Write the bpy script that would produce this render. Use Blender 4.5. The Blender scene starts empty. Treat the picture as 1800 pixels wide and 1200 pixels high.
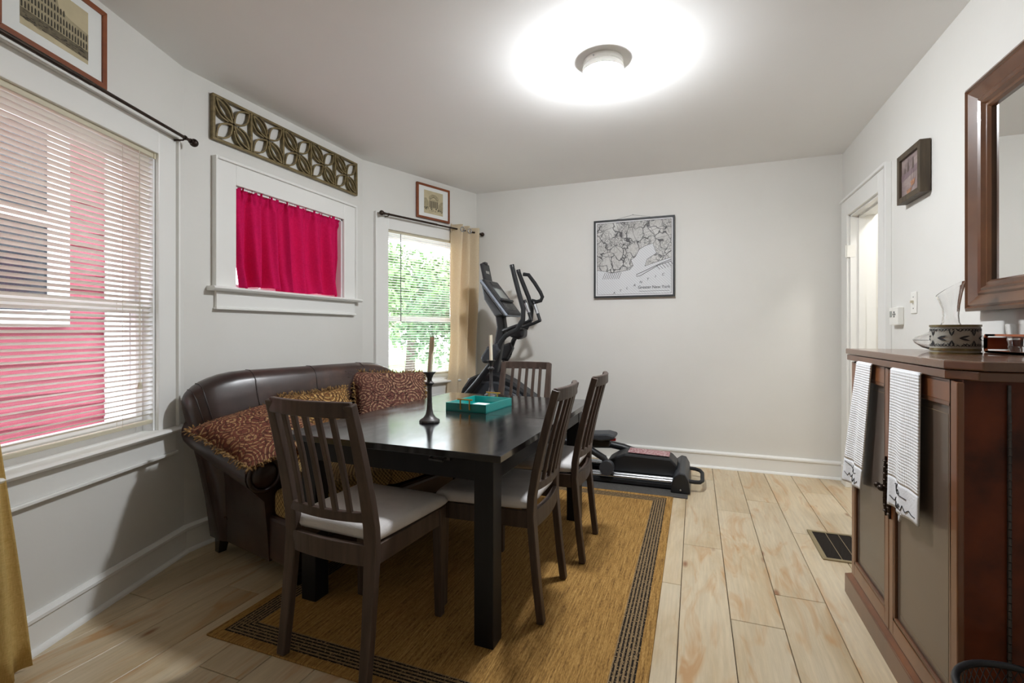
import bpy, bmesh, math, random
from mathutils import Vector, Matrix
random.seed(7)
SC = bpy.context.scene
COL = SC.collection
R = math.radians
sin, cos, pi = math.sin, math.cos, math.pi

# ------------------------------------------------------------------ camera, sky, exposure
cam = bpy.data.cameras.new('camera'); cam.sensor_width = 36; cam.lens = 17.02; cam.shift_y = -0.01056
cam.clip_start = 0.02
camo = bpy.data.objects.new('camera', cam); COL.objects.link(camo)
camo.location = (0, 0, 1.17); camo.rotation_euler = (R(90), 0, R(20.75))
SC.camera = camo
SC.view_settings.view_transform = 'Standard'; SC.view_settings.look = 'None'
SC.view_settings.gamma = 1; SC.view_settings.use_curve_mapping = False
SC.view_settings.exposure = 1.52
SC.cycles.max_bounces = 10; SC.cycles.diffuse_bounces = 6; SC.cycles.transparent_max_bounces = 24
SC.cycles.use_denoising = True; SC.cycles.caustics_reflective = False; SC.cycles.caustics_refractive = False
SC.cycles.sample_clamp_indirect = 6
W = bpy.data.worlds.new('world'); SC.world = W; W.use_nodes = True
W.node_tree.nodes['Background'].inputs[0].default_value = (0.86, 0.93, 1.0, 1)
W.node_tree.nodes['Background'].inputs[1].default_value = 3.0
LAMP, HALL = 170.0, 26.0

# ------------------------------------------------------------------ helpers
def lin(c):
    c = c / 255.0
    return c / 12.92 if c <= 0.04045 else ((c + 0.055) / 1.055) ** 2.4
def C(r, g, b): return (lin(r), lin(g), lin(b), 1)

class G:
    """collects shapes; done() links them as one mesh object"""
    def __init__(s): s.v = []; s.f = []; s.mi = []; s.cur = 0
    def add(s, vs, fs):
        o = len(s.v); s.v += [tuple(p) for p in vs]
        for f in fs: s.f.append(tuple(i + o for i in f)); s.mi.append(s.cur)
        return s
    def box(s, x0, x1, y0, y1, z0, z1):
        return s.hexa([(x0, y0, z0), (x1, y0, z0), (x1, y1, z0), (x0, y1, z0)], [(x0, y0, z1), (x1, y0, z1), (x1, y1, z1), (x0, y1, z1)])
    def hexa(s, b, t):
        return s.add(list(b) + list(t), [(3, 2, 1, 0), (4, 5, 6, 7), (0, 1, 5, 4), (1, 2, 6, 5), (2, 3, 7, 6), (3, 0, 4, 7)])
    def sweep(s, pts, secs, ref=(0, 0, 1), closed=False, cap=True):
        """secs: one section or one per point; a section is a list of (side, up) offsets"""
        pts = [Vector(p) for p in pts]; n = len(pts); ref = Vector(ref)
        if not isinstance(secs[0][0], (list, tuple)): secs = [secs] * n
        m = len(secs[0]); vs = []
        for i, p in enumerate(pts):
            if closed: t = pts[(i + 1) % n] - pts[i - 1]
            else: t = pts[min(i + 1, n - 1)] - pts[max(i - 1, 0)]
            t.normalize()
            a = ref.cross(t)
            if a.length < 1e-4: a = Vector((1, 0, 0)).cross(t)
            a.normalize(); u = t.cross(a)
            vs += [p + a * q[0] + u * q[1] for q in secs[i]]
        fs = []
        for i in range(n if closed else n - 1):
            j = (i + 1) % n
            for k in range(m):
                l = (k + 1) % m
                fs.append((i * m + k, i * m + l, j * m + l, j * m + k))
        if cap and not closed:
            fs.append(tuple(range(m - 1, -1, -1))); fs.append(tuple((n - 1) * m + k for k in range(m)))
        return s.add(vs, fs)
    def tube(s, pts, r, n=10, ref=(0, 0, 1), closed=False):
        rs = r if isinstance(r, (list, tuple)) else [r] * len(pts)
        return s.sweep(pts, [[(cos(2 * pi * k / n) * q, sin(2 * pi * k / n) * q) for k in range(n)] for q in rs], ref, closed)
    def bar(s, pts, w, h, ref=(0, 0, 1)):
        ws = w if isinstance(w, (list, tuple)) else [w] * len(pts)
        hs = h if isinstance(h, (list, tuple)) else [h] * len(pts)
        return s.sweep(pts, [[(-a / 2, -b / 2), (a / 2, -b / 2), (a / 2, b / 2), (-a / 2, b / 2)] for a, b in zip(ws, hs)], ref)
    def lathe(s, prof, n=28, c=(0, 0, 0)):
        m = len(prof); vs = []; fs = []
        for k in range(n):
            a = 2 * pi * k / n
            vs += [(c[0] + r * cos(a), c[1] + r * sin(a), c[2] + z) for r, z in prof]
        for k in range(n):
            l = (k + 1) % n
            for i in range(m - 1): fs.append((k * m + i, l * m + i, l * m + i + 1, k * m + i + 1))
        return s.add(vs, fs)
    def prism(s, poly, a, b, ax='y'):
        """extrude a polygon: ax='y' polygon is (x,z); 'z' (x,y); 'x' (y,z)"""
        f = {'y': lambda p, q: (p[0], q, p[1]), 'z': lambda p, q: (p[0], p[1], q), 'x': lambda p, q: (q, p[0], p[1])}[ax]
        n = len(poly)
        return s.add([f(p, a) for p in poly] + [f(p, b) for p in poly],
                     [tuple(range(n)), tuple(range(2 * n - 1, n - 1, -1))] + [(i, i + n, (i + 1) % n + n, (i + 1) % n) for i in range(n)])
    def grid(s, fn, nu, nv, cu=False, cv=False):
        vs = [fn(i / (nu if cu else nu - 1), j / (nv if cv else nv - 1)) for i in range(nu) for j in range(nv)]
        fs = []
        for i in range(nu if cu else nu - 1):
            for j in range(nv if cv else nv - 1):
                a, b = (i + 1) % nu, (j + 1) % nv
                fs.append((i * nv + j, a * nv + j, a * nv + b, i * nv + b))
        return s.add(vs, fs)
    def mesh(s, name, mats, smooth=0):
        me = bpy.data.meshes.new(name); me.from_pydata(s.v, [], s.f)
        for m in (mats if isinstance(mats, (list, tuple)) else [mats]): me.materials.append(m)
        for p, i in zip(me.polygons, s.mi): p.material_index = i
        bm = bmesh.new(); bm.from_mesh(me)
        bmesh.ops.remove_doubles(bm, verts=bm.verts, dist=1e-6)
        bmesh.ops.recalc_face_normals(bm, faces=bm.faces); bm.to_mesh(me); bm.free()
        if smooth:
            for p in me.polygons: p.use_smooth = True
            me.set_sharp_from_angle(angle=R(smooth))
        return me
    def done(s, name, mats, parent=None, smooth=0, bevel=0, seg=2, solid=0, sub=0, label=None):
        o = bpy.data.objects.new(name, s.mesh(name, mats, smooth)); COL.objects.link(o); o.parent = parent
        if solid: m = o.modifiers.new('solid', 'SOLIDIFY'); m.thickness = solid; m.offset = 0
        if sub: m = o.modifiers.new('sub', 'SUBSURF'); m.levels = sub; m.render_levels = sub
        if bevel: m = o.modifiers.new('bevel', 'BEVEL'); m.width = bevel; m.segments = seg; m.limit_method = 'ANGLE'; m.angle_limit = R(40)
        if label: o['label'] = label
        return o

def tag(o, label, cat, group=None):
    o['label'] = label; o['category'] = cat
    if group: o['group'] = group
    return o
def thing(name, label, cat, loc=(0, 0, 0), rz=0, group=None):
    o = bpy.data.objects.new(name, None); COL.objects.link(o); o.location = loc; o.rotation_euler = (0, 0, rz)
    o.empty_display_size = .05
    return tag(o, label, cat, group)
def struct(o): o['kind'] = 'structure'; return o
def sempty(name, loc=(0, 0, 0), rz=0):
    o = bpy.data.objects.new(name, None); COL.objects.link(o); o.location = loc; o.rotation_euler = (0, 0, rz)
    return struct(o)
def copy_tree(o, parent=None):
    c = o.copy(); COL.objects.link(c); c.parent = parent
    for ch in list(o.children): copy_tree(ch, c)
    return c
def link_copy(name, me, parent, loc=(0, 0, 0), rot=(0, 0, 0)):
    o = bpy.data.objects.new(name, me); COL.objects.link(o); o.parent = parent; o.location = loc; o.rotation_euler = rot
    return o
def text(body, size, mat, parent, loc, rot=(R(90), 0, 0), name='lettering', ex=.0004, align='CENTER', sx=1, sp=1, shear=0):
    cu = bpy.data.curves.new(name, 'FONT'); cu.body = body; cu.size = size; cu.extrude = ex; cu.align_x = align; cu.align_y = 'CENTER'
    cu.space_character = sp; cu.shear = shear
    tmp = bpy.data.objects.new(name, cu); me = bpy.data.meshes.new_from_object(tmp); bpy.data.objects.remove(tmp); me.materials.clear(); me.materials.append(mat)
    o = bpy.data.objects.new(name, me); COL.objects.link(o)
    o.parent = parent; o.location = loc; o.rotation_euler = rot; o.scale = (sx, 1, 1)
    return o

# ------------------------------------------------------------------ materials
class N:
    def __init__(s, name):
        s.m = bpy.data.materials.new(name); s.m.use_nodes = True; s.t = s.m.node_tree; s.p = s.t.nodes['Principled BSDF']
        s.out = s.t.nodes['Material Output']
    def n(s, kind, **kw):
        o = s.t.nodes.new('ShaderNode' + kind)
        for k, v in kw.items(): setattr(o, k, v)
        return o
    def l(s, a, b): s.t.links.new(a, b)
    def val(s, sock, v):
        if hasattr(v, 'is_output'): s.l(v, sock)
        else: sock.default_value = v
    def math(s, op, a, b=0.0):
        o = s.n('Math', operation=op); s.val(o.inputs[0], a); s.val(o.inputs[1], b); return o.outputs[0]
    def coord(s, scale=(1, 1, 1), kind='Object', rand=False):
        tc = s.n('TexCoord'); mp = s.n('Mapping'); mp.inputs['Scale'].default_value = scale
        s.l(tc.outputs[kind], mp.inputs['Vector'])
        if rand:
            oi = s.n('ObjectInfo'); mu = s.n('VectorMath', operation='SCALE'); mu.inputs[0].default_value = (7, 13, 5)
            s.l(oi.outputs['Random'], mu.inputs['Scale']); s.l(mu.outputs[0], mp.inputs['Location'])
        return mp.outputs[0]
    def noise(s, vec, sc, detail=4, rough=.55, dist=0):
        o = s.n('TexNoise'); s.l(vec, o.inputs['Vector']); o.inputs['Scale'].default_value = sc; o.inputs['Detail'].default_value = detail
        o.inputs['Roughness'].default_value = rough; o.inputs['Distortion'].default_value = dist; return o.outputs['Fac']
    def vor(s, vec, sc, feature='F1', out='Distance'):
        o = s.n('TexVoronoi', feature=feature); s.l(vec, o.inputs['Vector']); o.inputs['Scale'].default_value = sc; return o.outputs[out]
    def ramp(s, fac, stops):
        o = s.n('ValToRGB'); e = o.color_ramp.elements
        while len(e) < len(stops): e.new(.5)
        for i, (p, c) in enumerate(stops): e[i].position = p; e[i].color = c if isinstance(c, tuple) else (c, c, c, 1)
        s.l(fac, o.inputs[0]); return o.outputs[0]
    def mix(s, fac, a, b, blend='MIX'):
        o = s.n('Mix', data_type='RGBA', blend_type=blend); s.val(o.inputs['Factor'], fac); s.val(o.inputs['A'], a); s.val(o.inputs['B'], b)
        return o.outputs['Result']
    def bump(s, h, strength=.3, dist=.002):
        o = s.n('Bump'); o.inputs['Strength'].default_value = strength; o.inputs['Distance'].default_value = dist
        s.l(h, o.inputs['Height']); s.l(o.outputs[0], s.p.inputs['Normal'])
    def set(s, color=None, rough=None, metal=None, **kw):
        if color is not None: s.val(s.p.inputs['Base Color'], color)
        if rough is not None: s.val(s.p.inputs['Roughness'], rough)
        if metal is not None: s.p.inputs['Metallic'].default_value = metal
        for k, v in kw.items(): s.val(s.p.inputs[k.replace('_', ' ')], v)
        return s.m

def mat(name, c, rough=.5, metal=0, c2=None, sc=4, stretch=(1, 1, 1), bump=0, bsc=60, coat=0, lo=.3, hi=.7, rand=False, bstretch=None, **kw):
    x = N(name); v = x.coord(stretch, rand=rand)
    col = c
    if c2: col = x.ramp(x.noise(v, sc), [(lo, c), (hi, c2)])
    if bump: x.bump(x.noise(x.coord(bstretch or stretch), bsc, 3), bump, .003)
    return x.set(col, rough, metal, Coat_Weight=coat, **kw)

M = {}
M['wall'] = mat('wall_paint', C(221, 220, 215), .6, bump=.12, bsc=45, c2=C(225, 224, 220), sc=2)
M['ceiling'] = mat('ceiling_paint', C(240, 240, 239), .75, bump=.25, bsc=7, c2=C(243, 243, 242), sc=1.5)
M['trim'] = mat('trim_paint', C(236, 236, 233), .32, bump=.08, bsc=20)
M['vinyl'] = mat('window_vinyl', C(240, 241, 242), .35)
M['gap'] = mat('subfloor', C(70, 56, 40), .9)
M['slat'] = mat('blind_slat', C(232, 227, 216), .45)
M['rail'] = mat('blind_rail', C(206, 199, 176), .5)
M['cord'] = mat('blind_cord', C(205, 198, 180), .8)
M['iron'] = mat('oiled_bronze', C(46, 38, 34), .38, .7, c2=C(70, 56, 46), sc=30)
M['black'] = mat('black_plastic', C(26, 27, 30), .42)
M['black2'] = mat('dark_grey_plastic', C(52, 55, 60), .45)
M['steel'] = mat('steel_tube', C(190, 192, 195), .25, .95)
M['silver'] = mat('silver_plastic', C(150, 158, 170), .35, .3)
M['rubber'] = mat('rubber_mat', C(62, 60, 58), .85, c2=C(78, 76, 73), sc=90, bump=.3, bsc=200)
M['foam'] = mat('foam_grip', C(30, 31, 33), .75)
M['white'] = mat('white_plastic', C(235, 234, 228), .4)
M['paper'] = mat('white_paper', C(236, 236, 238), .7)
M['matboard'] = mat('mat_board', C(232, 234, 232), .8)
M['gold'] = mat('brass_pull', C(200, 160, 80), .28, .9)
M['teal'] = mat('teal_lacquer', C(20, 148, 142), .3, coat=.3)
M['teal_in'] = mat('teal_tray_floor', C(18, 140, 134), .4)
M['wax'] = mat('ivory_wax', C(222, 214, 192), .5, Subsurface_Weight=.15)
M['pewter'] = mat('dark_pewter', C(66, 64, 64), .42, .55, c2=C(88, 86, 86), sc=40, bump=.3, bsc=90)
M['red'] = mat('crimson_cloth', C(176, 14, 66), .55, c2=C(192, 22, 80), sc=6, bump=.15, bsc=250, Sheen_Weight=.3)
M['seat'] = mat('light_grey_cloth', C(214, 210, 208), .85, c2=C(200, 196, 195), sc=8, bump=.35, bsc=300, lo=.35, hi=.65)
M['towel'] = None
M['frame_red'] = mat('red_brown_wood', C(116, 58, 28), .4, c2=C(142, 76, 38), sc=3, stretch=(1, 1, 6), bump=.05)
M['frame_dark'] = mat('grey_brown_wood', C(84, 72, 54), .55, c2=C(58, 46, 34), sc=5, stretch=(8, 8, 1), bump=.2, bsc=30)
M['map_black'] = mat('black_frame', C(38, 40, 42), .5)
M['ink'] = mat('ink', C(40, 40, 42), .8)
M['ink2'] = mat('light_ink', C(70, 69, 68), .8)
M['sepia'] = mat('sepia_paper', C(206, 194, 160), .8, c2=C(184, 172, 142), sc=8)
M['sepia1'] = mat('sepia_light', C(150, 140, 112), .8, c2=C(180, 168, 138), sc=40)
M['sepia2'] = mat('sepia_mid', C(92, 84, 66), .8, c2=C(120, 110, 88), sc=60)
M['sepia3'] = mat('sepia_dark', C(48, 44, 36), .8, c2=C(74, 68, 54), sc=80)
M['fret'] = mat('antique_bronze_wood', C(138, 122, 84), .42, .3, c2=C(104, 90, 60), sc=12, stretch=(1, 1, 4))
M['chairwood'] = mat('dark_brown_wood', C(62, 50, 44), .42, c2=C(82, 68, 60), sc=6, stretch=(7, 7, .6), bump=.1, bsc=40, Specular_IOR_Level=.3)
M['leg_black'] = mat('black_stain', C(20, 20, 23), .4, c2=C(29, 29, 32), sc=4, stretch=(4, 4, .5), Specular_IOR_Level=.25)
M['bun'] = mat('black_lacquer', C(20, 16, 16), .18, coat=.5)
M['mirror'] = mat('mirror_glass', (.92, .93, .92, 1), .01, 1)
M['tan_wood'] = mat('reddish_plywood', C(170, 98, 62), .4, c2=C(148, 80, 50), sc=5, stretch=(1, 1, 6))
M['cab'] = mat('cabinet_brown', C(112, 72, 44), .34, c2=C(88, 54, 34), sc=3, stretch=(2, 2, .6), coat=.35)
M['cab_edge'] = mat('cabinet_rubbed_edge', C(128, 78, 42), .34, c2=C(100, 58, 32), sc=3, stretch=(2, 2, .6), coat=.4)
M['cab_panel'] = mat('cabinet_door_panel', C(78, 70, 66), .3, c2=C(96, 80, 66), sc=2.2, stretch=(1, 1, .5), coat=.3)
M['inlay'] = mat('brass_inlay', C(120, 104, 82), .4)
M['cab_top'] = mat('cabinet_top', C(116, 84, 62), .25, c2=C(98, 68, 50), sc=3, stretch=(6, .8, 1), coat=.4)
M['cab_side'] = mat('cabinet_burl', C(112, 50, 20), .5, c2=C(48, 20, 10), sc=6, coat=.08, Specular_IOR_Level=.25, lo=.35, hi=.72)
M['mir_frame'] = mat('mirror_frame_wood', C(112, 72, 42), .3, c2=C(78, 48, 30), sc=4, stretch=(1, 2, 1), coat=.4)
M['bronze'] = mat('brass_band', C(112, 98, 62), .35, .6)
M['pottery'] = mat('grey_ceramic', C(172, 170, 160), .4, c2=C(158, 156, 146), sc=10)
M['vent_frame'] = mat('vent_bronze', C(150, 134, 100), .45, .4)
M['vent_dark'] = mat('vent_dark', C(48, 40, 34), .6, .2)
M['pink_label'] = mat('printed_label', C(156, 92, 98), .5, c2=C(196, 170, 170), sc=60, lo=.45, hi=.55)
M['redplastic'] = mat('red_plastic', C(200, 20, 40), .4)
M['screen'] = mat('lcd_screen', C(146, 152, 150), .2)
M['sand'] = mat('keypad_grey', C(90, 90, 88), .5, c2=C(40, 40, 42), sc=80, lo=.45, hi=.55)
M['dark_glass'] = mat('dark_glass', C(40, 44, 50), .05)
M['redsiding'] = mat('red_siding', C(146, 60, 76), .6, c2=C(134, 52, 68), sc=3)
M['ext_white'] = mat('exterior_white', C(235, 236, 238), .5)
M['concrete'] = mat('pale_concrete', C(214, 212, 208), .9, c2=C(200, 198, 194), sc=1)
M['lawn'] = mat('lawn', C(120, 140, 92), .95, c2=C(98, 120, 76), sc=5)
M['leafg'] = mat('leaf_green', C(122, 152, 96), .7, c2=C(94, 128, 74), sc=2)
M['leafg2'] = mat('leaf_dark_green', C(86, 118, 78), .7, c2=C(68, 100, 64), sc=2)
M['bark'] = mat('bark', C(92, 80, 70), .9, c2=C(70, 60, 52), sc=10)
M['roofpink'] = mat('roof_tiles', C(196, 160, 146), .8)

def floor_wood(name, rand):
    x = N(name); v = x.coord((1, 1, 1), rand=rand); vg = x.coord((9, .55, 1), rand=rand); vb = x.coord((3.2, .7, 1), rand=rand)
    base = x.ramp(x.noise(vb, 1.6, 5, .6, .6), [(.28, C(190, 165, 126)), (.5, C(209, 190, 158)), (.75, C(219, 204, 176))])
    gr = x.ramp(x.noise(vg, 9, 6, .6), [(.3, .8), (.7, 1.0)])
    c = x.mix(1.0, base, gr, 'MULTIPLY')
    stain = x.ramp(x.noise(x.coord((5, 1.1, 1), rand=rand), 2.1, 3, .6, 1.2), [(.54, 0.0), (.72, .9)])
    c = x.mix(stain, c, C(184, 142, 94))
    kn = x.ramp(x.vor(x.coord((2.2, .8, 1), rand=rand), 2.6), [(.035, 1.0), (.10, 0.0)])
    c = x.mix(kn, c, C(142, 98, 64))
    if rand:
        oi = x.n('ObjectInfo'); c = x.mix(1.0, c, x.ramp(oi.outputs['Random'], [(0, .93), (1, 1.03)]), 'MULTIPLY')
    x.bump(x.noise(vg, 30, 3), .06, .001)
    return x.set(c, .36, Specular_IOR_Level=.45)
M['plank'] = floor_wood('pale_plank', True)

def rug_mat():
    x = N('woven_rug'); tc = x.n('TexCoord'); sp = x.n('SeparateXYZ'); x.l(tc.outputs['Object'], sp.inputs[0])
    dx = x.math('SUBTRACT', RUG[0], x.math('ABSOLUTE', sp.outputs[0])); dy = x.math('SUBTRACT', RUG[1], x.math('ABSOLUTE', sp.outputs[1]))
    d = x.math('MINIMUM', dx, dy)
    band = x.math('MULTIPLY', x.math('GREATER_THAN', d, .042), x.math('LESS_THAN', d, .128))
    st = x.math('LESS_THAN', x.math('FRACT', x.math('DIVIDE', x.math('SUBTRACT', d, .042), .0148)), .5)
    f1 = x.noise(x.coord((150, 7, 1)), 1.0, 4, .7); f2 = x.noise(x.coord((260, 60, 1)), 1.0, 2)
    field = x.ramp(f1, [(.33, C(92, 62, 28)), (.5, C(156, 116, 60)), (.68, C(192, 152, 90))])
    field = x.mix(.3, field, x.ramp(f2, [(.35, C(74, 52, 26)), (.65, C(186, 150, 92))]))
    grey = x.ramp(f2, [(.35, C(112, 92, 66)), (.65, C(150, 126, 92))])
    dash = x.math('GREATER_THAN', x.noise(x.coord((120, 120, 1)), 1.0, 1), .40)
    bc = x.mix(x.math('MULTIPLY', st, dash), grey, C(30, 24, 20))
    x.bump(f2, .5, .002)
    return x.set(x.mix(band, field, bc), .9, Specular_IOR_Level=.15)
RUG = (.805, 1.122)
M['rug'] = rug_mat()

def leather():
    x = N('brown_leather'); v = x.coord()
    c = x.ramp(x.noise(v, 5, 5, .6), [(.3, C(38, 24, 21)), (.55, C(54, 35, 30)), (.8, C(84, 56, 43))])
    x.bump(x.noise(v, 180, 3), .06, .001)
    return x.set(c, x.ramp(x.noise(v, 7, 4), [(.3, .26), (.7, .42)]), Coat_Weight=.25, Coat_Roughness=.25)
M['leather'] = leather()
M['piping'] = mat('dark_leather_welt', C(34, 20, 17), .35)

def weave(name, c1, c2, sc, rough=.9):
    x = N(name); tc = x.n('TexCoord'); mp = x.n('Mapping'); x.l(tc.outputs['Object'], mp.inputs[0])
    w1 = x.n('TexWave', bands_direction='DIAGONAL'); x.l(mp.outputs[0], w1.inputs['Vector']); w1.inputs['Scale'].default_value = sc
    ck = x.n('TexChecker'); x.l(mp.outputs[0], ck.inputs['Vector']); ck.inputs['Scale'].default_value = sc * 2.2
    f = x.math('ADD', x.math('MULTIPLY', w1.outputs['Fac'], .6), x.math('MULTIPLY', ck.outputs['Fac'], .4))
    x.bump(f, .5, .003)
    return x.set(x.ramp(f, [(.2, c1), (.8, c2)]), rough)
M['gold_weave'] = weave('tan_basket_weave', C(92, 70, 36), C(168, 140, 88), 34)

def tapestry(name, a, b, c):
    x = N(name); v = x.coord((1, 1, .25))
    d = x.vor(v, 9); s = x.math('SINE', x.math('MULTIPLY', d, 44.0))
    d2 = x.vor(v, 40, 'DISTANCE_TO_EDGE')
    col = x.ramp(s, [(.15, a), (.4, b), (.6, c)])
    col = x.mix(x.ramp(d2, [(.03, .9), (.10, 0.0)]), col, C(34, 14, 14))
    col = x.mix(x.ramp(x.noise(v, 3), [(.4, 0.0), (.7, .5)]), col, a)
    x.bump(d2, .3, .003)
    return x.set(col, .85, Specular_IOR_Level=.2)
M['tap_red'] = tapestry('red_tapestry', C(106, 60, 46), C(66, 32, 26), C(168, 136, 96))
M['tap_gold'] = tapestry('gold_tapestry', C(120, 84, 46), C(60, 36, 22), C(190, 156, 98))
M['tap_rose'] = tapestry('rose_tapestry', C(104, 66, 56), C(66, 36, 32), C(164, 132, 104))
M['fringe'] = mat('gold_fringe', C(160, 124, 70), .8, c2=C(64, 42, 26), sc=70, lo=.35, hi=.65)

def cloth_thin(name, c, c2, tr, sc=(380, 380, 380)):
    x = N(name); f = x.noise(x.coord((60, 60, 600)), 1.0, 2); f2 = x.noise(x.coord((600, 600, 50)), 1.0, 2)
    w = x.math('MULTIPLY', x.math('ADD', f, f2), .5)
    x.bump(w, .35, .002); col = x.ramp(w, [(.35, c), (.65, c2)])
    x.set(col, .85, Specular_IOR_Level=.1)
    t = x.n('BsdfTranslucent'); x.l(col, t.inputs[0]); mx = x.n('MixShader'); mx.inputs[0].default_value = tr
    x.l(x.p.outputs[0], mx.inputs[1]); x.l(t.outputs[0], mx.inputs[2]); x.l(mx.outputs[0], x.out.inputs[0])
    return x.m
M['gold_curtain'] = cloth_thin('gold_linen', C(196, 164, 96), C(222, 194, 130), .2)
M['linen'] = cloth_thin('oat_linen', C(230, 214, 186), C(244, 232, 208), .42)
M['red'] = cloth_thin('crimson_cloth', C(200, 18, 84), C(222, 36, 106), .22)

def waffle():
    x = N('waffle_cotton'); v = x.coord()
    def ck(off):
        sp = x.n('SeparateXYZ'); x.l(v, sp.inputs[0])
        a = x.math('SINE', x.math('MULTIPLY', sp.outputs[off], 2 * pi / .0095)); return a
    h = x.math('MULTIPLY', x.math('ADD', x.math('MULTIPLY', ck(0), 1.0), x.math('MULTIPLY', ck(2), 1.0)), .5)
    x.bump(h, .5, .003)
    return x.set(C(234, 235, 238), .9)
M['towel'] = waffle()
M['towel_plain'] = mat('towel_hem_cotton', C(224, 226, 230), .9, bump=.5, bsc=160)

def tabletop():
    x = N('black_table_top'); v = x.coord((1, .25, 1))
    g = x.noise(v, 30, 4, .6)
    c = x.ramp(g, [(.3, C(10, 10, 13)), (.7, C(18, 18, 22))])
    sc = x.ramp(x.noise(x.coord((60, 6, 1)), 2.4, 4, .7, .8), [(.72, 0.0), (.78, .35)])
    c = x.mix(sc, c, C(120, 124, 132))
    ro = x.ramp(x.noise(x.coord((3, 1, 1)), 6, 5), [(.3, .10), (.7, .22)])
    x.bump(g, .04, .001)
    return x.set(c, ro, Specular_IOR_Level=.6, Coat_Weight=.3, Coat_Roughness=.15)
M['table'] = tabletop()

def map_mat():
    x = N('old_map_print'); v = x.coord(); 
    nz = x.n('TexNoise'); x.l(v, nz.inputs['Vector']); nz.inputs['Scale'].default_value = 9; va = x.n('VectorMath', operation='SCALE'); x.l(nz.outputs['Color'], va.inputs[0]); va.inputs['Scale'].default_value = .16
    vb = x.n('VectorMath', operation='ADD'); x.l(v, vb.inputs[0]); x.l(va.outputs[0], vb.inputs[1]); vd = vb.outputs[0]
    l1 = x.ramp(x.vor(vd, 9, 'DISTANCE_TO_EDGE'), [(.014, .95), (.04, 0.0)])
    msk = x.ramp(x.noise(v, 7, 3), [(.4, .15), (.6, 1.0)])
    l2 = x.math('MULTIPLY', x.ramp(x.vor(vd, 55, 'DISTANCE_TO_EDGE'), [(.05, .9), (.14, 0.0)]), msk)
    c = x.ramp(x.noise(v, 5, 5), [(.35, C(188, 187, 184)), (.65, C(214, 214, 212))])
    c = x.mix(l2, c, C(110, 110, 110)); c = x.mix(l1, c, C(70, 70, 72))
    return x.set(c, .6)
M['map_land'] = map_mat()
def sea_mat():
    x = N('map_sea'); v = x.coord((1, 1, 1)); w = x.n('TexWave', bands_direction='DIAGONAL'); x.l(v, w.inputs[0]); w.inputs['Scale'].default_value = 26
    w.inputs['Distortion'].default_value = .6
    return x.set(x.ramp(w.outputs['Fac'], [(.03, C(186, 188, 192)), (.12, C(214, 216, 219))]), .6)
M['map_sea'] = sea_mat()
def paint_mat():
    x = N('harbour_painting'); v = x.coord((1, 1, 2))
    return x.set(x.ramp(x.noise(v, 9, 5, .6, .5), [(.3, C(112, 96, 96)), (.5, C(140, 124, 122)), (.7, C(168, 152, 144))]), .5)
M['painting'] = paint_mat()

def glassm(name, tint=(1, 1, 1, 1), solid=True):
    x = N(name)
    if solid: return x.set(tint, 0.0, Transmission_Weight=1.0, IOR=1.45)
    tr = x.n('BsdfTransparent'); tr.inputs[0].default_value = tint; gl = x.n('BsdfGlossy'); gl.inputs['Roughness'].default_value = .02
    lw = x.n('LayerWeight'); lw.inputs[0].default_value = .5; mx = x.n('MixShader')
    x.l(x.math('ADD', x.math('MULTIPLY', x.math('POWER', lw.outputs['Facing'], 4.0), .5), .03), mx.inputs[0])
    x.l(tr.outputs[0], mx.inputs[1]); x.l(gl.outputs[0], mx.inputs[2]); x.l(mx.outputs[0], x.out.inputs[0])
    return x.m
M['pane'] = glassm('window_pane', (.97, .98, .98, 1), False)
M['thin_glass'] = glassm('picture_glass', (1, 1, 1, 1), False)
M['glass'] = glassm('clear_glass')
def emit(name, col, st):
    x = N(name); return x.set((.9, .9, .9, 1), .4, Emission_Color=col, Emission_Strength=st)
M['glow'] = emit('lamp_glow', (.93, .965, 1.0, 1), LAMP)
M['glow_hall'] = emit('hall_lamp_glow', (1.0, .97, .93, 1), HALL)

# ------------------------------------------------------------------ room shell
XL, XR, YF, YB, ZC, X2 = -2.08, 1.083, 4.48, -1.5, 2.56, -2.53
C12 = Vector((X2, 1.78, 0)); C23 = Vector((X2, 3.25, 0)); C3F = Vector((X2 + (YF - 3.25) * math.tan(R(20)), YF, 0))
L1 = (C3F - C23).length; CN = C12 + Vector((sin(R(20)), -cos(R(20)), 0)) * L1
WALLS = {'w1': (C12, R(110)), 'w2': (C12, R(90)), 'w3': (C23, R(70)), 'far': (C3F, 0.0), 'right': (Vector((XR, YF, 0)), R(-90))}
def WP(w, x, inward=0, z=0):
    o, a = WALLS[w]; return Vector((o.x + cos(a) * x + sin(a) * inward, o.y + sin(a) * x - cos(a) * inward, z))
def wthing(w, name, label, cat, x, inward=0, z=0, group=None):
    return thing(name, label, cat, WP(w, x, inward, z), WALLS[w][1], group)

def wall(name, org, ang, x0, x1, holes=(), th=.14, z1=ZC + .04):
    xs = sorted({x0, x1} | {h[0] for h in holes} | {h[1] for h in holes}); zs = sorted({-.03, z1} | {h[2] for h in holes} | {h[3] for h in holes})
    g = G()
    for a, b in zip(xs, xs[1:]):
        for c, d in zip(zs, zs[1:]):
            if any(h[0] <= a and b <= h[1] and h[2] <= c and d <= h[3] for h in holes): continue
            g.box(a, b, 0, th, c, d)
    o = g.done(name, M['wall']); o.location = org; o.rotation_euler = (0, 0, ang)
    return struct(o)
H1 = (-1.10, -.205, .68, 2.03); H2 = (.296, 1.226, 1.415, 2.02); H3 = (.235, 1.10, .70, 2.03)
H5 = (.19, .85, -.03, 2.035)          # doorway
wall('wall_bay_near', *WALLS['w1'], -L1 - .0, .05, [H1]); wall('wall_bay_middle', *WALLS['w2'], -.02, 1.49, [H2])
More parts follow.
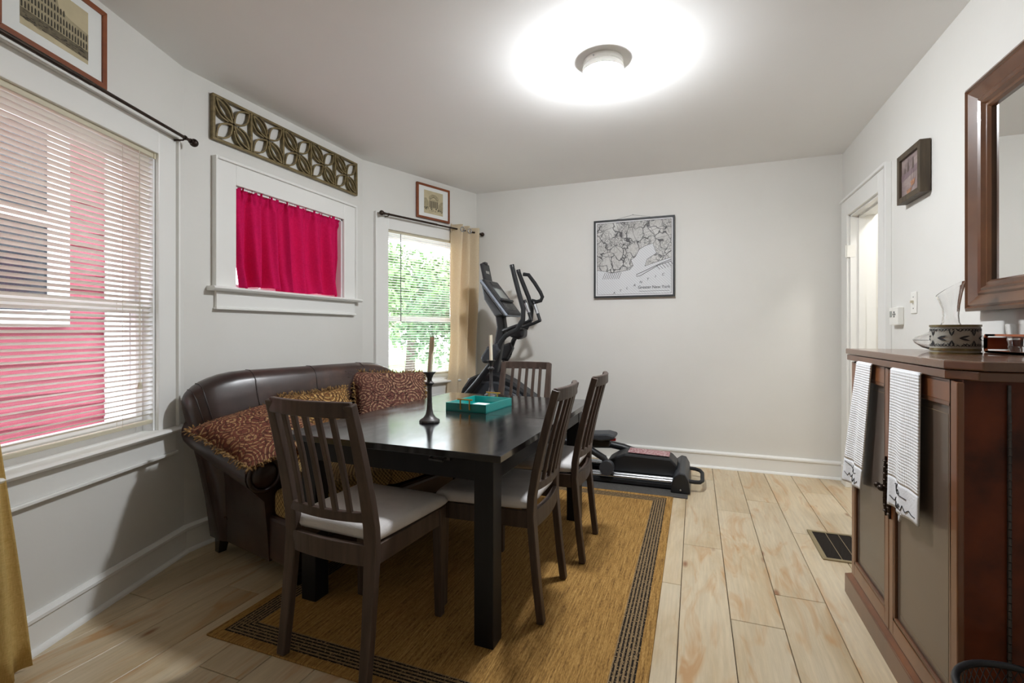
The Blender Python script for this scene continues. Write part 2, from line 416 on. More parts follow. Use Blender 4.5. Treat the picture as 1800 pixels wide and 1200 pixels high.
wall('wall_bay_far', *WALLS['w3'], -.02, L1 + .12, [H3]); wall('wall_far', *WALLS['far'], -.05, XR - C3F.x + .14)
wall('wall_right', *WALLS['right'], -.0, YF - YB, [H5])
wall('wall_left', CN, R(90), YB - CN.y, .03); wall('wall_back', Vector((XR, YB, 0)), R(180), -.14, XR - XL + .14)
g = G(); g.box(-2.75, 2.5, YB - .2, YF + .2, ZC, ZC + .12); struct(g.done('ceiling', M['ceiling']))

# floor: a dark base and planks one by one
fl = struct(G().box(-2.66, 2.2, YB, YF + .1, -.05, -.008).done('floor', M['gap']))
PW, PLEN, X0 = .195, 1.283, -.06
seam = {0: 2.821, 1: 2.154, 2: 2.424, 3: 3.202, -1: 2.36, 4: 2.75, 5: 3.3, -8: 1.195, -7: 1.9, -9: 2.3, -10: 1.62, -11: 2.1, -12: 2.7, -13: 2.4, -2: 1.75, -3: 2.95, -4: 2.1, -5: 2.7, -6: 1.5}
def plank_mesh(l):
    g = G(); a, b, e = PW - .003, l - .003, .0014
    g.add([(0, 0, -.008), (a, 0, -.008), (a, b, -.008), (0, b, -.008), (0, 0, -e), (a, 0, -e), (a, b, -e), (0, b, -e), (e, e, 0), (a - e, e, 0), (a - e, b - e, 0), (e, b - e, 0)],
          [(0, 1, 5, 4), (1, 2, 6, 5), (2, 3, 7, 6), (3, 0, 4, 7), (4, 5, 9, 8), (5, 6, 10, 9), (6, 7, 11, 10), (7, 4, 8, 11), (8, 9, 10, 11)])
    return g.mesh('plank', M['plank'])
full = plank_mesh(PLEN)
for k in range(-13, 11):
    xa = X0 + k * PW; xm = xa + PW * .5
    lo, hi = YB, YF
    if xm < XL: lo = max(CN.y, C12.y - (xa + PW - X2) / math.tan(R(20)) - .0); hi = min(YF, C23.y + (xa + PW - X2) / math.tan(R(20)))
    if xa > XR - .1: lo, hi = 3.4, 4.48
    y = seam.get(k, 2.0 + (k * .37) % 1.2)
    while y > lo: y -= PLEN
    while y < hi:
        a, b = max(y, lo), min(y + PLEN, hi)
        if b - a > .01: link_copy('plank', full if b - a > PLEN - .001 else plank_mesh(b - a), fl, (xa, a, 0))
        y += PLEN

# baseboards with shoe moulding
def baseboard(name, w, x0, x1):
    o, a = WALLS[w]; e = sempty(name, o, a)
    G().prism([(0, 0), (-.016, 0), (-.016, .112), (-.024, .118), (-.024, .130), (-.010, .142), (0, .142)], x0, x1, 'x').done('board', M['trim'], e)
    pr = [(-.016, 0)] + [(-.016 - .018 * cos(t * pi / 8), .018 * sin(t * pi / 8)) for t in range(5)]
    G().prism(pr, x0, x1, 'x').done('shoe_moulding', M['trim'], e, smooth=40)
baseboard('baseboard_bay_near', 'w1', -L1, .0); baseboard('baseboard_bay_middle', 'w2', 0, 1.47); baseboard('baseboard_bay_far', 'w3', 0, L1)
baseboard('baseboard_far', 'far', 0, XR - C3F.x); baseboard('baseboard_right', 'right', 1.01, 5.9)

# ------------------------------------------------------------------ windows
def window(n, w, h, low, stool_z, apron_h, meet=None, cw=.118, top=.118, sx=.03):
    x0, x1, z0, z1 = h; o, a = WALLS[w]; e = sempty('window_%d' % n, o, a); t = M['trim']
    for s, (p, q) in (('l', (x0 - cw, x0)), ('r', (x1, x1 + cw))):
        g = G().box(p, q, -.02, 0, stool_z, z1 + top); g.done('side_casing', t, e, bevel=.003)
    G().box(x0, x1, -.02, 0, z1, z1 + top).done('head_casing', t, e, bevel=.003)
    g = G(); b = .014
    for p, q in ((x0 - cw - b, x0 - cw), (x1 + cw, x1 + cw + b)): g.box(p, q, -.034, 0, stool_z, z1 + top + b)
    g.box(x0 - cw, x1 + cw, -.034, 0, z1 + top, z1 + top + b); g.done('backband', t, e, bevel=.003)
    pr = [(.10, stool_z - .026), (-.048, stool_z - .026), (-.060, stool_z - .020), (-.065, stool_z - .012), (-.060, stool_z - .004), (-.048, stool_z), (.10, stool_z)]
    G().prism(pr, x0 - cw - b - sx, x1 + cw + b + sx, 'x').done('stool', t, e, smooth=50)
    g = G().box(x0 - cw, x1 + cw, -.02, 0, stool_z - .026 - apron_h, stool_z - .026); g.box(x0 - cw - .006, x1 + cw + .006, -.03, 0, stool_z - .026 - apron_h - .014, stool_z - .026 - apron_h)
    g.done('apron', t, e, bevel=.003)
    g = G().box(x0 - .002, x0 + .012, 0, .14, z0, z1); g.box(x1 - .012, x1 + .002, 0, .14, z0, z1); g.box(x0, x1, 0, .14, z1 - .012, z1 + .002); g.box(x0, x1, .06, .17, z0 - .03, z0 + .004)
    g.done('jamb', M['vinyl'], e)
    def sash(name, za, zb, y, f=.042, fb=0):
        g = G(); p, q = x0 + .012, x1 - .012
        g.box(p, p + f, y, y + .03, za, zb); g.box(q - f, q, y, y + .03, za, zb); fb = fb or f; g.box(p + f, q - f, y, y + .03, za, za + fb); g.box(p + f, q - f, y, y + .03, zb - f, zb)
        s = g.done(name, M['vinyl'], e, bevel=.003)
        G().box(p + f - .004, q - f + .004, y + .012, y + .016, za + fb - .004, zb - f + .004).done('pane', M['pane'], s)
    if meet: sash('lower_sash', z0, meet + .02, .05, fb=.085); sash('upper_sash', meet - .02, z1 - .012, .085)
    else: sash('sash', z0, z1 - .012, .06, .035)
    return e
window(1, 'w1', H1, .68, .685, .10, meet=1.275); window(2, 'w2', H2, 0, 1.42, .09, top=.118, cw=.125); window(3, 'w3', H3, 0, .705, .10, meet=1.275)

# doorway in the right wall with its casing and a small hall behind it
dx0, dx1, _, dz = H5
e = sempty('door_1', *WALLS['right'])
for p, q in ((dx0 - .15, dx0), (dx1, dx1 + .15)): G().box(p, q, -.02, 0, 0, dz + .12).done('side_casing', M['trim'], e, bevel=.003)
G().box(dx0, dx1, -.02, 0, dz, dz + .12).done('head_casing', M['trim'], e, bevel=.003)
g = G(); g.box(dx1 + .15, dx1 + .166, -.034, 0, 0, dz + .136); g.box(dx1 + .128, dx1 + .138, -.026, 0, 0, dz + .12); g.box(dx0 - .15, dx1 + .15, -.034, 0, dz + .12, dz + .136)
g.done('backband', M['trim'], e, bevel=.003)
g = G(); g.box(dx0, dx0 + .012, 0, .16, 0, dz); g.box(dx1 - .012, dx1, 0, .16, 0, dz); g.box(dx0, dx1, 0, .16, dz - .012, dz); g.done('jamb', M['trim'], e)
g = G(); g.box(dx0 + .012, dx0 + .024, .05, .09, 0, dz); g.box(dx1 - .024, dx1 - .012, .05, .09, 0, dz); g.box(dx0, dx1, .05, .09, dz - .024, dz - .012); g.done('door_stop', M['trim'], e)
G().box(dx0 - .1, dx0 + .02, -.034, -.0, 0, .14).done('plinth_block', M['trim'], e, bevel=.003)
for hz in (1.72, .22):
    hg = G(); hg.tube([(dx0 + .004, -.026, hz), (dx0 + .004, -.026, hz + .09)], .007, 10); hg.box(dx0 - .004, dx0 + .014, -.022, .03, hz, hz + .09); hg.done('hinge', M['white'], e, smooth=40)
hw = struct(G().box(XR + .14, 2.1, 4.48, 4.56, 0, 2.6).done('wall_hall_end', M['wall']))
struct(G().box(2.1, 2.2, 2.9, 4.56, 0, 2.6).done('wall_hall_side', M['wall']))
struct(G().box(XR + .14, 2.1, 2.9, 2.98, 0, 2.6).done('wall_hall_near', M['wall']))
e = sempty('trim_1')
for p, q, r_ in ((1.42, 1.54, .022), (1.54, 1.56, .034), (1.80, 1.92, .022), (1.78, 1.80, .034)):
    G().box(p, q, 4.48 - r_, 4.48, 0, 2.12).done('casing_board', M['trim'], e, bevel=.003)
t = thing('hall_lamp_offscreen', 'round ceiling lamp in the hall past the doorway', 'lamp', (1.65, 3.7, ZC))
G().lathe([(0, 0), (.12, 0), (.12, -.03), (.0, -.03)], 24).done('lamp_base', M['white'], t)
G().lathe([(.115, -.03), (.11, -.07), (.07, -.10), (0, -.11)], 24).done('globe', M['glow_hall'], t, smooth=60)

# ------------------------------------------------------------------ ceiling lamp
t = thing('ceiling_lamp', 'small white glass dome lamp glowing on the ceiling', 'lamp', (-.445, 2.50, ZC))
G().lathe([(0, .002), (.098, .002), (.102, -.006), (.102, -.024), (.096, -.030), (0, -.030)], 40).done('lamp_base', M['white'], t, smooth=40)
G().lathe([(.096, -.028), (.104, -.036), (.106, -.050), (.104, -.060), (.094, -.062)], 40).done('collar', M['white'], t, smooth=40, label='plain white unlit collar above the glowing dome')
G().lathe([(.096, -.060), (.094, -.074), (.087, -.087), (.078, -.096), (.066, -.105), (.04, -.115), (0, -.119)], 40).done('glass_shade', M['glow'], t, smooth=60)
G().lathe([(0, -.012), (.004, -.012), (.004, -.018), (0, -.018)], 8, (-.03, -.103, -.004)).done('thumb_screw', M['steel'], t)


# ------------------------------------------------------------------ outside
struct(G().box(-40, 2.5, -20, 60, -1.1, -.9).done('ground', M['concrete']))
struct(G().box(-40, -4, 16, 60, -.9, -.86).done('lawn', M['lawn']))
nh = thing('neighbour_house', 'red lap-sided neighbouring house with a white framed window', 'house', (-4.6, 0, -.9))
G().box(-3, -.03, -4, 2.62, 0, 6).done('wall_body', M['redsiding'], nh)
bm_ = G().hexa([(-.03, -4, 0), (.022, -4, 0), (.022, 2.58, 0), (-.03, 2.58, 0)], [(-.03, -4, .118), (.002, -4, .118), (.002, 2.58, .118), (-.03, 2.58, .118)]).mesh('siding_board', M['redsiding'])
for k in range(38): link_copy('siding_board', bm_, nh, (0, 0, .1 + k * .115))
G().box(-.03, .04, 2.56, 2.74, 0, 5).done('corner_board', M['ext_white'], nh)
wn = G(); 
for p, q, r_, s_ in ((1.2, 1.32, 2.1, 3.7), (2.17, 2.30, 2.1, 3.7), (1.32, 2.17, 2.1, 2.22), (1.32, 2.17, 3.58, 3.7), (1.32, 2.17, 2.87, 2.95)): wn.box(0, .06, p, q, r_, s_)
wn = wn.done('window_frame', M['ext_white'], nh, bevel=.005); G().box(0, .03, 1.3, 2.2, 2.15, 3.65).done('pane', M['dark_glass'], wn)
def tree(label, x, y, h, r, m, n=1500, seed=1):
    rnd = random.Random(seed); t = thing('leafy_tree', label, 'tree', (x, y, -.9), 0, 'trees seen through the far bay window')
    G().tube([(0, 0, 0), (.1, .05, h * .35), (0, .1, h * .7)], [.22, .16, .06], 8).done('trunk', M['bark'], t, smooth=60)
    blobs = [(rnd.uniform(-.6, .6) * r, rnd.uniform(-.6, .6) * r, h * .62 + rnd.uniform(-.45, .45) * r, r * rnd.uniform(.35, .6)) for _ in range(14)]
    g = G()
    for k in range(n):
        b = rnd.choice(blobs); d = Vector((rnd.gauss(0, 1), rnd.gauss(0, 1), rnd.gauss(0, 1))).normalized(); p = Vector(b[:3]) + d * b[3] * rnd.uniform(.5, 1.0)
        u = Vector((rnd.gauss(0, 1), rnd.gauss(0, 1), rnd.gauss(0, 1))).normalized(); v_ = u.cross(d).normalized(); s = r * rnd.uniform(.045, .085)
        g.add([p - u * s, p + v_ * s * .5, p + u * s, p - v_ * s * .5], [(0, 1, 2, 3)])
    c = g.done('crown', m, t); c['kind'] = 'stuff'
tree('tall pale green tree with a wide loose crown', -8.9, 13.8, 5.4, 2.0, M['leafg'], 3400, 3)
tree('darker green tree with a low dense crown', -5.4, 10.2, 3.7, 1.2, M['leafg2'], 2600, 5)
tree('slender light green tree beside the far cottage', -12.4, 24.5, 6.4, 2.2, M['leafg'], 1300, 8)
t = thing('far_cottage', 'small white cottage with a pinkish roof across the street', 'house', (-19.5, 25, -.9), R(35))
G().box(-2.5, 2.5, -2, 2, 0, 2.3).done('cottage_wall', M['ext_white'], t)
G().prism([(-2.9, 2.2), (2.9, 2.2), (0, 3.7)], -2.3, 2.3, 'y').done('roof', M['roofpink'], t)
wm = G().box(-.4, .4, -2.03, -1.99, .9, 1.8).mesh('window', M['dark_glass'])
for xx in (-1.4, 1.2): link_copy('window', wm, t, (xx, 0, 0))

# ------------------------------------------------------------------ rug and mat
o = G().box(-RUG[0], RUG[0], -RUG[1], RUG[1], 0, .008).done('area_rug', M['rug'], bevel=.003); o.location = (-.95, 2.443, .0002)
tag(o, 'brown woven rug with dark striped border under the dining table', 'rug')
o = G().box(-.95, .95, -.37, .37, 0, .006).done('exercise_mat', M['rubber'], bevel=.002); o.location = (-1.0, 3.945, .0002)
tag(o, 'thin dark grey rubber mat under the exercise machine', 'mat')
RZ = .0084

# ------------------------------------------------------------------ dining table
TT = .734
t = thing('dining_table', 'black rectangular dining table with square legs on the rug', 'table', (-1.128, 2.305, RZ), R(-1.2))
hx, hy, tz = .51, .735, TT - RZ
for a, b in ((-hy, -.0008), (.0008, hy)): G().box(-hx, hx, a, b, tz - .026, tz).done('tabletop_board', M['table'], t, bevel=.0025)
ix, iy = hx - .055, hy - .06
for s in (-1, 1): G().box(-ix + .02, ix - .02, s * (iy - .014) - .011, s * (iy - .014) + .011, tz - .118, tz - .026).done('end_apron', M['leg_black'], t, bevel=.002)
for s in (-1, 1): G().box(s * (ix - .014) - .011, s * (ix - .014) + .011, -iy + .02, iy - .02, tz - .118, tz - .026).done('side_apron', M['leg_black'], t, bevel=.002)
for sx in (-1, 1):
    for sy in (-1, 1):
        x1, x0 = sx * ix, sx * (ix - .078); y1, y0 = sy * iy, sy * (iy - .078)
        G().box(min(x0, x1), max(x0, x1), min(y0, y1), max(y0, y1), 0, tz - .026).done('leg', M['leg_black'], t, bevel=.003)
g = G(); g.tube([(.20, -iy - .0, tz - .046), (.20, -iy - .02, tz - .050), (.26, -iy - .024, tz - .050), (.26, -iy - .0, tz - .044)], .006, 8); g.box(.19, .28, -iy - .006, -iy + .01, tz - .052, tz - .03)
g.done('latch', M['pewter'], t, smooth=50, label='small dull metal latch under the table end')

# ------------------------------------------------------------------ dining chairs
def make_chair():
    t = thing('dining_chair', 'x', 'chair', (0, 0, RZ)); m = M['chairwood']
    def py(z): return .045 * (z / .45) ** .8 if z < .45 else .045 - .105 * ((z - .45) / .48) ** 1.3       # lean of the posts
    for s in (-1, 1):
        zs = [.0022, .15, .3, .42, .5, .6, .7, .8, .88, .926]
        pts = [(s * (.186 - .012 * z), py(z), z) for z in zs]
        wd = [.036, .040, .046, .052, .052, .048, .043, .038, .035, .034]
        G().bar(pts, [.030] * 10, wd, ref=(1, 0, 0)).done('back_post', m, t, bevel=.004)
    def arc(z, n=9, half=.184, bow=.028):
        return [(half * (2 * k / (n - 1) - 1), py(z) - bow * (1 - (2 * k / (n - 1) - 1) ** 2), z) for k in range(n)]
    G().bar(arc(.907, half=.178), .022, .052).done('top_rail', m, t, bevel=.005)
    G().bar(arc(.535), .020, .034).done('lower_rail', m, t, bevel=.004)
    for k in range(5):
        u = (k - 2) / 2 * .63; 
        pts = [(u * (.175 - .006 * f), py(z) - .028 * (1 - u * u), z) for f, z in ((0, .535), (.3, .63), (.6, .74), (1, .895))]
        G().bar(pts, .014, .021, ref=(1, 0, 0)).done('back_slat', m, t, bevel=.003)
    G().bar(arc(.405, bow=.018), .022, .072).done('rear_rail', m, t, bevel=.003)
    for s in (-1, 1):
        G().hexa([(s * .183, .05, .375), (s * .203, .05, .375), (s * .213, .43, .375), (s * .193, .43, .375)],
                 [(s * .183, .05, .442), (s * .203, .05, .442), (s * .213, .43, .442), (s * .193, .43, .442)]).done('side_rail', m, t, bevel=.002)
        x1, x0 = s * .218, s * .176
        G().hexa([(s * .184, .417, 0), (s * .214, .417, 0), (s * .214, .449, 0), (s * .184, .449, 0)],
                 [(x0, .41, .442), (x1, .41, .442), (x1, .453, .442), (x0, .453, .442)]).done('front_leg', m, t, bevel=.004)
    G().box(-.18, .18, .423, .445, .375, .440).done('front_rail', m, t, bevel=.002)
    def cush(u, v):
        return u, v
    nu, nv = 17, 17; g = G()
    def top(sg):
        def f(a, b):
            u, v = 2 * a - 1, 2 * b - 1
            uu = math.copysign(1 - (1 - abs(u)) ** 1.6, u); vv = math.copysign(1 - (1 - abs(v)) ** 1.6, v)
            hw = .198 + .027 * (vv + 1) / 2; x = uu * hw; y = .252 + vv * .208
            e = (max(0, 1 - abs(u) ** 5) * max(0, 1 - abs(v) ** 5)) ** .45
            return (x, y, .462 + sg * ((.034 if sg > 0 else .02) * e))
        return f
    g.grid(top(1), nu, nv); g.grid(top(-1), nu, nv); g.done('seat_cushion', M['seat'], t, smooth=80)
    return t
chairA = make_chair()
specs = [((-1.20, 1.325), -3, 'dark wood slatted chair at the table end, its slatted back standing clear of the table'),
         ((-.575, 2.025), 91, 'dark wood slatted chair tucked under the table side beside the table latch end'),
         ((-.53, 2.575), 91, 'dark wood slatted chair tucked under the table side next to the exercise machine'),
         ((-1.165, 3.315), 180, 'dark wood slatted chair at the table end in front of the exercise machine')]
for i, (p, a, lab) in enumerate(specs):
    c = chairA if i == 0 else copy_tree(chairA)
    c.location = (p[0], p[1], RZ); c.rotation_euler = (0, 0, R(a)); tag(c, lab, 'chair', 'slatted dining chairs')

# ------------------------------------------------------------------ things on the table
def candlestick(x, y, lab, lab2, h=.24, ch=.178, lean=(.0, 0)):
    t = thing('candlestick', lab, 'candlestick', (x, y, TT), 0, 'pewter candlesticks')
    G().lathe([(0, 0), (.048, 0), (.049, .006), (.046, .012), (.030, .022), (.019, .038), (.0135, .065), (.0115, .10), (.0105, .15), (.0115, h - .068), (.013, h - .063)], 10).done('stem', M['pewter'], t, smooth=30)
    G().lathe([(.012, h - .066), (.021, h - .058), (.022, h - .053), (.013, h - .046), (.011, h - .04)], 12).done('collar', M['pewter'], t, smooth=30)
    G().lathe([(.011, h - .045), (.012, h - .03), (.019, h - .014), (.031, h - .001), (.031, h), (.012, h), (.011, h - .012), (0, h - .012)], 12).done('cup', M['pewter'], t, smooth=30)
    c = thing('candle', lab2, 'candle', (x, y, TT + h - .012), 0, 'ivory taper candles')
    r = .0115
    G().tube([(0, 0, 0), (lean[0] * .5, lean[1] * .5, ch * .5), (lean[0], lean[1], ch)], [r, r * .97, r * .93], 14).done('wax_body', M['wax'], c, smooth=50)
    G().tube([(lean[0], lean[1], ch), (lean[0] + .002, lean[1], ch + .008)], .0012, 6).done('wick', M['ink'], c)
    G().tube([(lean[0] + .010, lean[1] - .004, ch + .002), (lean[0] * .9 + .0125, lean[1] - .004, ch * .8), (lean[0] * .6 + .0125, lean[1] - .004, ch * .62)], [.003, .0035, .002], 6).done('wax_drip', M['wax'], c, smooth=60)
candlestick(-1.187, 2.022, 'dark pewter candlestick standing alone on the bare tabletop near the leather loveseat', 'ivory taper candle in the candlestick standing clear of the teal tray', lean=(.012, .004))
candlestick(-1.268, 2.955, 'dark pewter candlestick behind the teal tray in front of the slatted chair', 'ivory taper candle in the candlestick behind the teal tray', lean=(-.004, 0))
t = thing('serving_tray', 'teal rectangular tray with brass bar handles on the table', 'tray', (-1.138, 2.49, TT + .0005), R(-5))
a, b, h = .125, .155, .045
G().box(-a, a, -b, b, 0, .006).done('tray_floor', M['teal_in'], t)
for s in (-1, 1):
    G().box(-a, a, s * (b - .005) - .005, s * (b - .005) + .005, 0, h).done('end_wall', M['teal'], t, bevel=.001)
    G().box(s * (a - .005) - .005, s * (a - .005) + .005, -b + .01, b - .01, 0, h).done('side_wall', M['teal'], t, bevel=.001)
    g = G(); y = s * (b + .006)
    for xx in (-.028, .028): g.tube([(xx, y, .016), (xx, y, .066)], .004, 10); g.tube([(xx, y, .016), (xx, s * b, .016)], .0035, 8)
    g.tube([(-.046, y, .067), (.046, y, .067)], .0042, 10); g.done('handle', M['gold'], t, smooth=40)
o = G().box(-.08, .088, -.06, .10, 0, .004).done('paper_sheet', M['paper']); o.location = (-1.138, 2.50, TT + .0072); o.rotation_euler = (0, 0, R(-9)); tag(o, 'white folded papers lying in the teal tray', 'paper')

# ------------------------------------------------------------------ loveseat
SA = R(-13); SO = Vector((-2.435, 1.825, 0)); SL = 1.10
S = thing('leather_loveseat', 'dark brown leather loveseat with rolled arms and fabric seat cushions', 'sofa', SO, SA)
le = M['leather']
def flare(y, z): return SL / 2 + (y - SL / 2) * (1 + .25 * (min(z, .85) / .8) ** 1.6)
def back_sec(y):
    e = min(y, SL - y); q = min(1, max(0, e) / .24); sh = math.sqrt(max(0, 1 - (1 - q) ** 2)); zt = .80 + .155 * sh
    thk = .45 + .55 * min(1, (max(0, e) / .07)) ** .5; r = .088
    prof = [(.035, .10), (.03, .3), (.02, .5), (.006, zt - .22), (.0, zt - .12)]
    prof += [(.088 - r * cos(k * pi / 7), zt - r + r * sin(k * pi / 7)) for k in range(1, 7)]
    prof += [(.178, zt - .13), (.195, zt - .22), (.225, .52), (.255, .40), (.26, .10)]
    cx = .10
    return [(cx + (x - cx) * thk, flare(y, z), z) for x, z in prof]
ys = [0, .004, .012, .025, .045, .07, .1, .14, .19, .25, .32] + [.32 + (SL - .64) * k / 6 for k in range(1, 6)] + [SL - v for v in (.32, .25, .19, .14, .1, .07, .045, .025, .012, .004, 0)]
secs = [back_sec(y) for y in ys]; m_ = len(secs[0]); g = G()
g.add([p for s in secs for p in s], [(i * m_ + k, i * m_ + (k + 1) % m_, (i + 1) * m_ + (k + 1) % m_, (i + 1) * m_ + k) for i in range(len(ys) - 1) for k in range(m_)] + [tuple(range(m_)), tuple((len(ys) - 1) * m_ + k for k in range(m_))])
bk = g.done('backrest', le, S, smooth=50)
for y in (.26, .55, .84):
    sec = back_sec(y); G().tube([(p[0], p[1], p[2]) for p in sec[3:-2]], .0035, 6).done('seam', M['piping'], bk, smooth=60)
for y0_ in (.03, .06):                                    # pleats at the shoulder
    sec = back_sec(y0_); G().tube(sec[7:13], .003, 6).done('pleat', M['piping'], bk, smooth=60)
def arm_sec(x, flip):
    q = max(0, min(1, (x - .06) / .56)); zt = .745 - .15 * (q ** .8); r = .086; cz = zt - r
    yo = -.045 - .035 * (1 - q); prof = [(.01, .10), (0, .25), (-.012, cz - .13), (-.03 + yo * .5, cz - .085)]
    prof += [(yo + .03 - r * cos(k * pi / 9 - .5), cz + r * sin(k * pi / 9 - .5)) for k in range(0, 11)]
    prof += [(yo + .125, cz - .04), (.10, .34), (.10, .10)]
    return [(x, (SL - y) if flip else y, z) for y, z in prof]
for flip in (0, 1):
    xs = [.06, .12, .2, .28, .36, .44, .52, .57, .60]; secs = [arm_sec(x, flip) for x in xs]; m_ = len(secs[0]); g = G()
    g.add([p for s in secs for p in s], [(i * m_ + k, i * m_ + (k + 1) % m_, (i + 1) * m_ + (k + 1) % m_, (i + 1) * m_ + k) for i in range(len(xs) - 1) for k in range(m_)] + [tuple(range(m_)), tuple((len(xs) - 1) * m_ + k for k in range(m_))])
    am = g.done('arm', le, S, smooth=50)
    yc = SL + .015 if flip else -.015; zc = .595 - .086
    G().tube([(.606, yc + .072 * cos(k * pi / 12), zc + .072 * sin(k * pi / 12)) for k in range(24)], .010, 8, ref=(1, 0, 0), closed=True).done('welt', le, am, smooth=60)
    G().grid(lambda u, v: (.600 + .022 * math.sqrt(max(0, 1 - u * u)), yc + .064 * u * cos(2 * pi * v), zc + .064 * u * sin(2 * pi * v)), 7, 24, cv=True).done('scroll_face', le, am, smooth=60)
def rbox(g, x0, x1, y0, y1, z0, z1, r):
    g.box(x0, x1, y0, y1, z0, z1); return g
rbox(G(), .20, .80, .012, SL - .012, .10, .315, .02).done('base', le, S, bevel=.022, seg=3)
G().tube([(.801, .05, .205), (.803, .4, .205), (.803, SL - .05, .205)], .004, 6).done('rail_seam', M['piping'], S)
def cushion(y0, y1, name):
    g = G()
    def f(sg):
        def h(a, b):
            u, v = 2 * a - 1, 2 * b - 1
            uu = math.copysign(1 - (1 - abs(u)) ** 1.7, u); vv = math.copysign(1 - (1 - abs(v)) ** 1.7, v)
            e = (max(0, 1 - abs(u) ** 6) * max(0, 1 - abs(v) ** 6)) ** .4
            return (.525 + uu * .30, (y0 + y1) / 2 + vv * (y1 - y0) / 2, .395 + sg * (.055 + .02 * (1 - u * u) * (1 - v * v)) * e + (0 if e > 0 else 0))
        return h
    g.grid(f(1), 17, 17); g.grid(f(-1), 17, 17)
    return g.done(name, M['gold_weave'], S, smooth=80)
cushion(.085, SL / 2 - .003, 'seat_cushion'); cushion(SL / 2 + .003, SL - .085, 'seat_cushion')
G().box(.62, .815, .015, .12, .31, .44).done('cushion_wing', M['gold_weave'], S, bevel=.03, seg=3); G().box(.62, .815, SL - .12, SL - .015, .31, .44).done('cushion_wing', M['gold_weave'], S, bevel=.03, seg=3)
for y in (.075, SL - .075): G().lathe([(0, .0086), (.028, .0086), (.034, .012), (.026, .018), (.044, .034), (.050, .052), (.044, .07), (.028, .082), (.034, .092), (.034, .11)], 20, (.715, y, 0)).done('bun_foot', M['bun'], S, smooth=60)
for y in (.05, SL - .05): G().hexa([(.045, y - .02, 0), (.085, y - .02, 0), (.085, y + .02, 0), (.045, y + .02, 0)], [(.06, y - .028, .11), (.12, y - .028, .11), (.12, y + .028, .11), (.06, y + .028, .11)]).done('rear_leg', M['bun'], S, bevel=.002)

# throw pillows with fringe
def pillow(label, c, ex, ey, w, h, th, mt, seed):
    rnd = random.Random(seed); ex = Vector(ex).normalized(); ey = Vector(ey); ey = (ey - ex * ey.dot(ex)).normalized(); ez = ex.cross(ey)
    t = thing('throw_pillow', label, 'pillow', c); t.rotation_euler = Matrix((ex, ey, ez)).transposed().to_euler()
    def rim(u, v): return (w / 2 * u * (1 - .05 * (1 - v * v)), h / 2 * v * (1 - .05 * (1 - u * u)))
    g = G()
    for sg in (1, -1):
        def f(a, b):
            u, v = 2 * a - 1, 2 * b - 1; x, y = rim(u, v); return (x, y, sg * th / 2 * ((1 - u ** 4) * (1 - v ** 4)) ** .55)
        g.grid(f, 15, 15)
    b = g.done('cover', mt, t, smooth=80)
    g = G(); n = 300
    for k in range(n):
        q = 4 * k / n; s_, f_ = int(q), q - int(q); u, v = [(2 * f_ - 1, -1), (1, 2 * f_ - 1), (1 - 2 * f_, 1), (-1, 1 - 2 * f_)][s_]
        x, y = rim(u, v); d = Vector((u if abs(u) == 1 else 0, v if abs(v) == 1 else 0, 0)).normalized()
        p = Vector((x, y, 0)) - d * .006; d = (d + Vector((rnd.uniform(-.6, .6), rnd.uniform(-.6, .6), rnd.uniform(-.7, .7)))).normalized(); L = rnd.uniform(.018, .034)
        g.tube([p, p + d * L * .5, p + d * L + Vector((0, 0, -.003))], [.004, .0045, .002], 4, ref=(.3, .2, 1))
    fr = g.done('fringe', M['fringe'], t); fr['kind'] = 'stuff'
    return t
pillow('red and gold patterned fringed pillow lying flat over the loveseat arm', (-1.97, 1.765, .675), (.93, -.14, -.22), (.15, .93, .16), .50, .43, .12, M['tap_red'], 1)
pillow('gold patterned fringed pillow leaning at the middle of the loveseat', (-2.02, 2.24, .635), (.23, .97, .02), (-.42, .1, .88), .44, .40, .13, M['tap_gold'], 2)
pillow('rose patterned fringed pillow propped at the window end of the loveseat', (-1.88, 2.72, .71), (.62, .78, -.05), (-.42, .25, .86), .50, .42, .13, M['tap_rose'], 3)

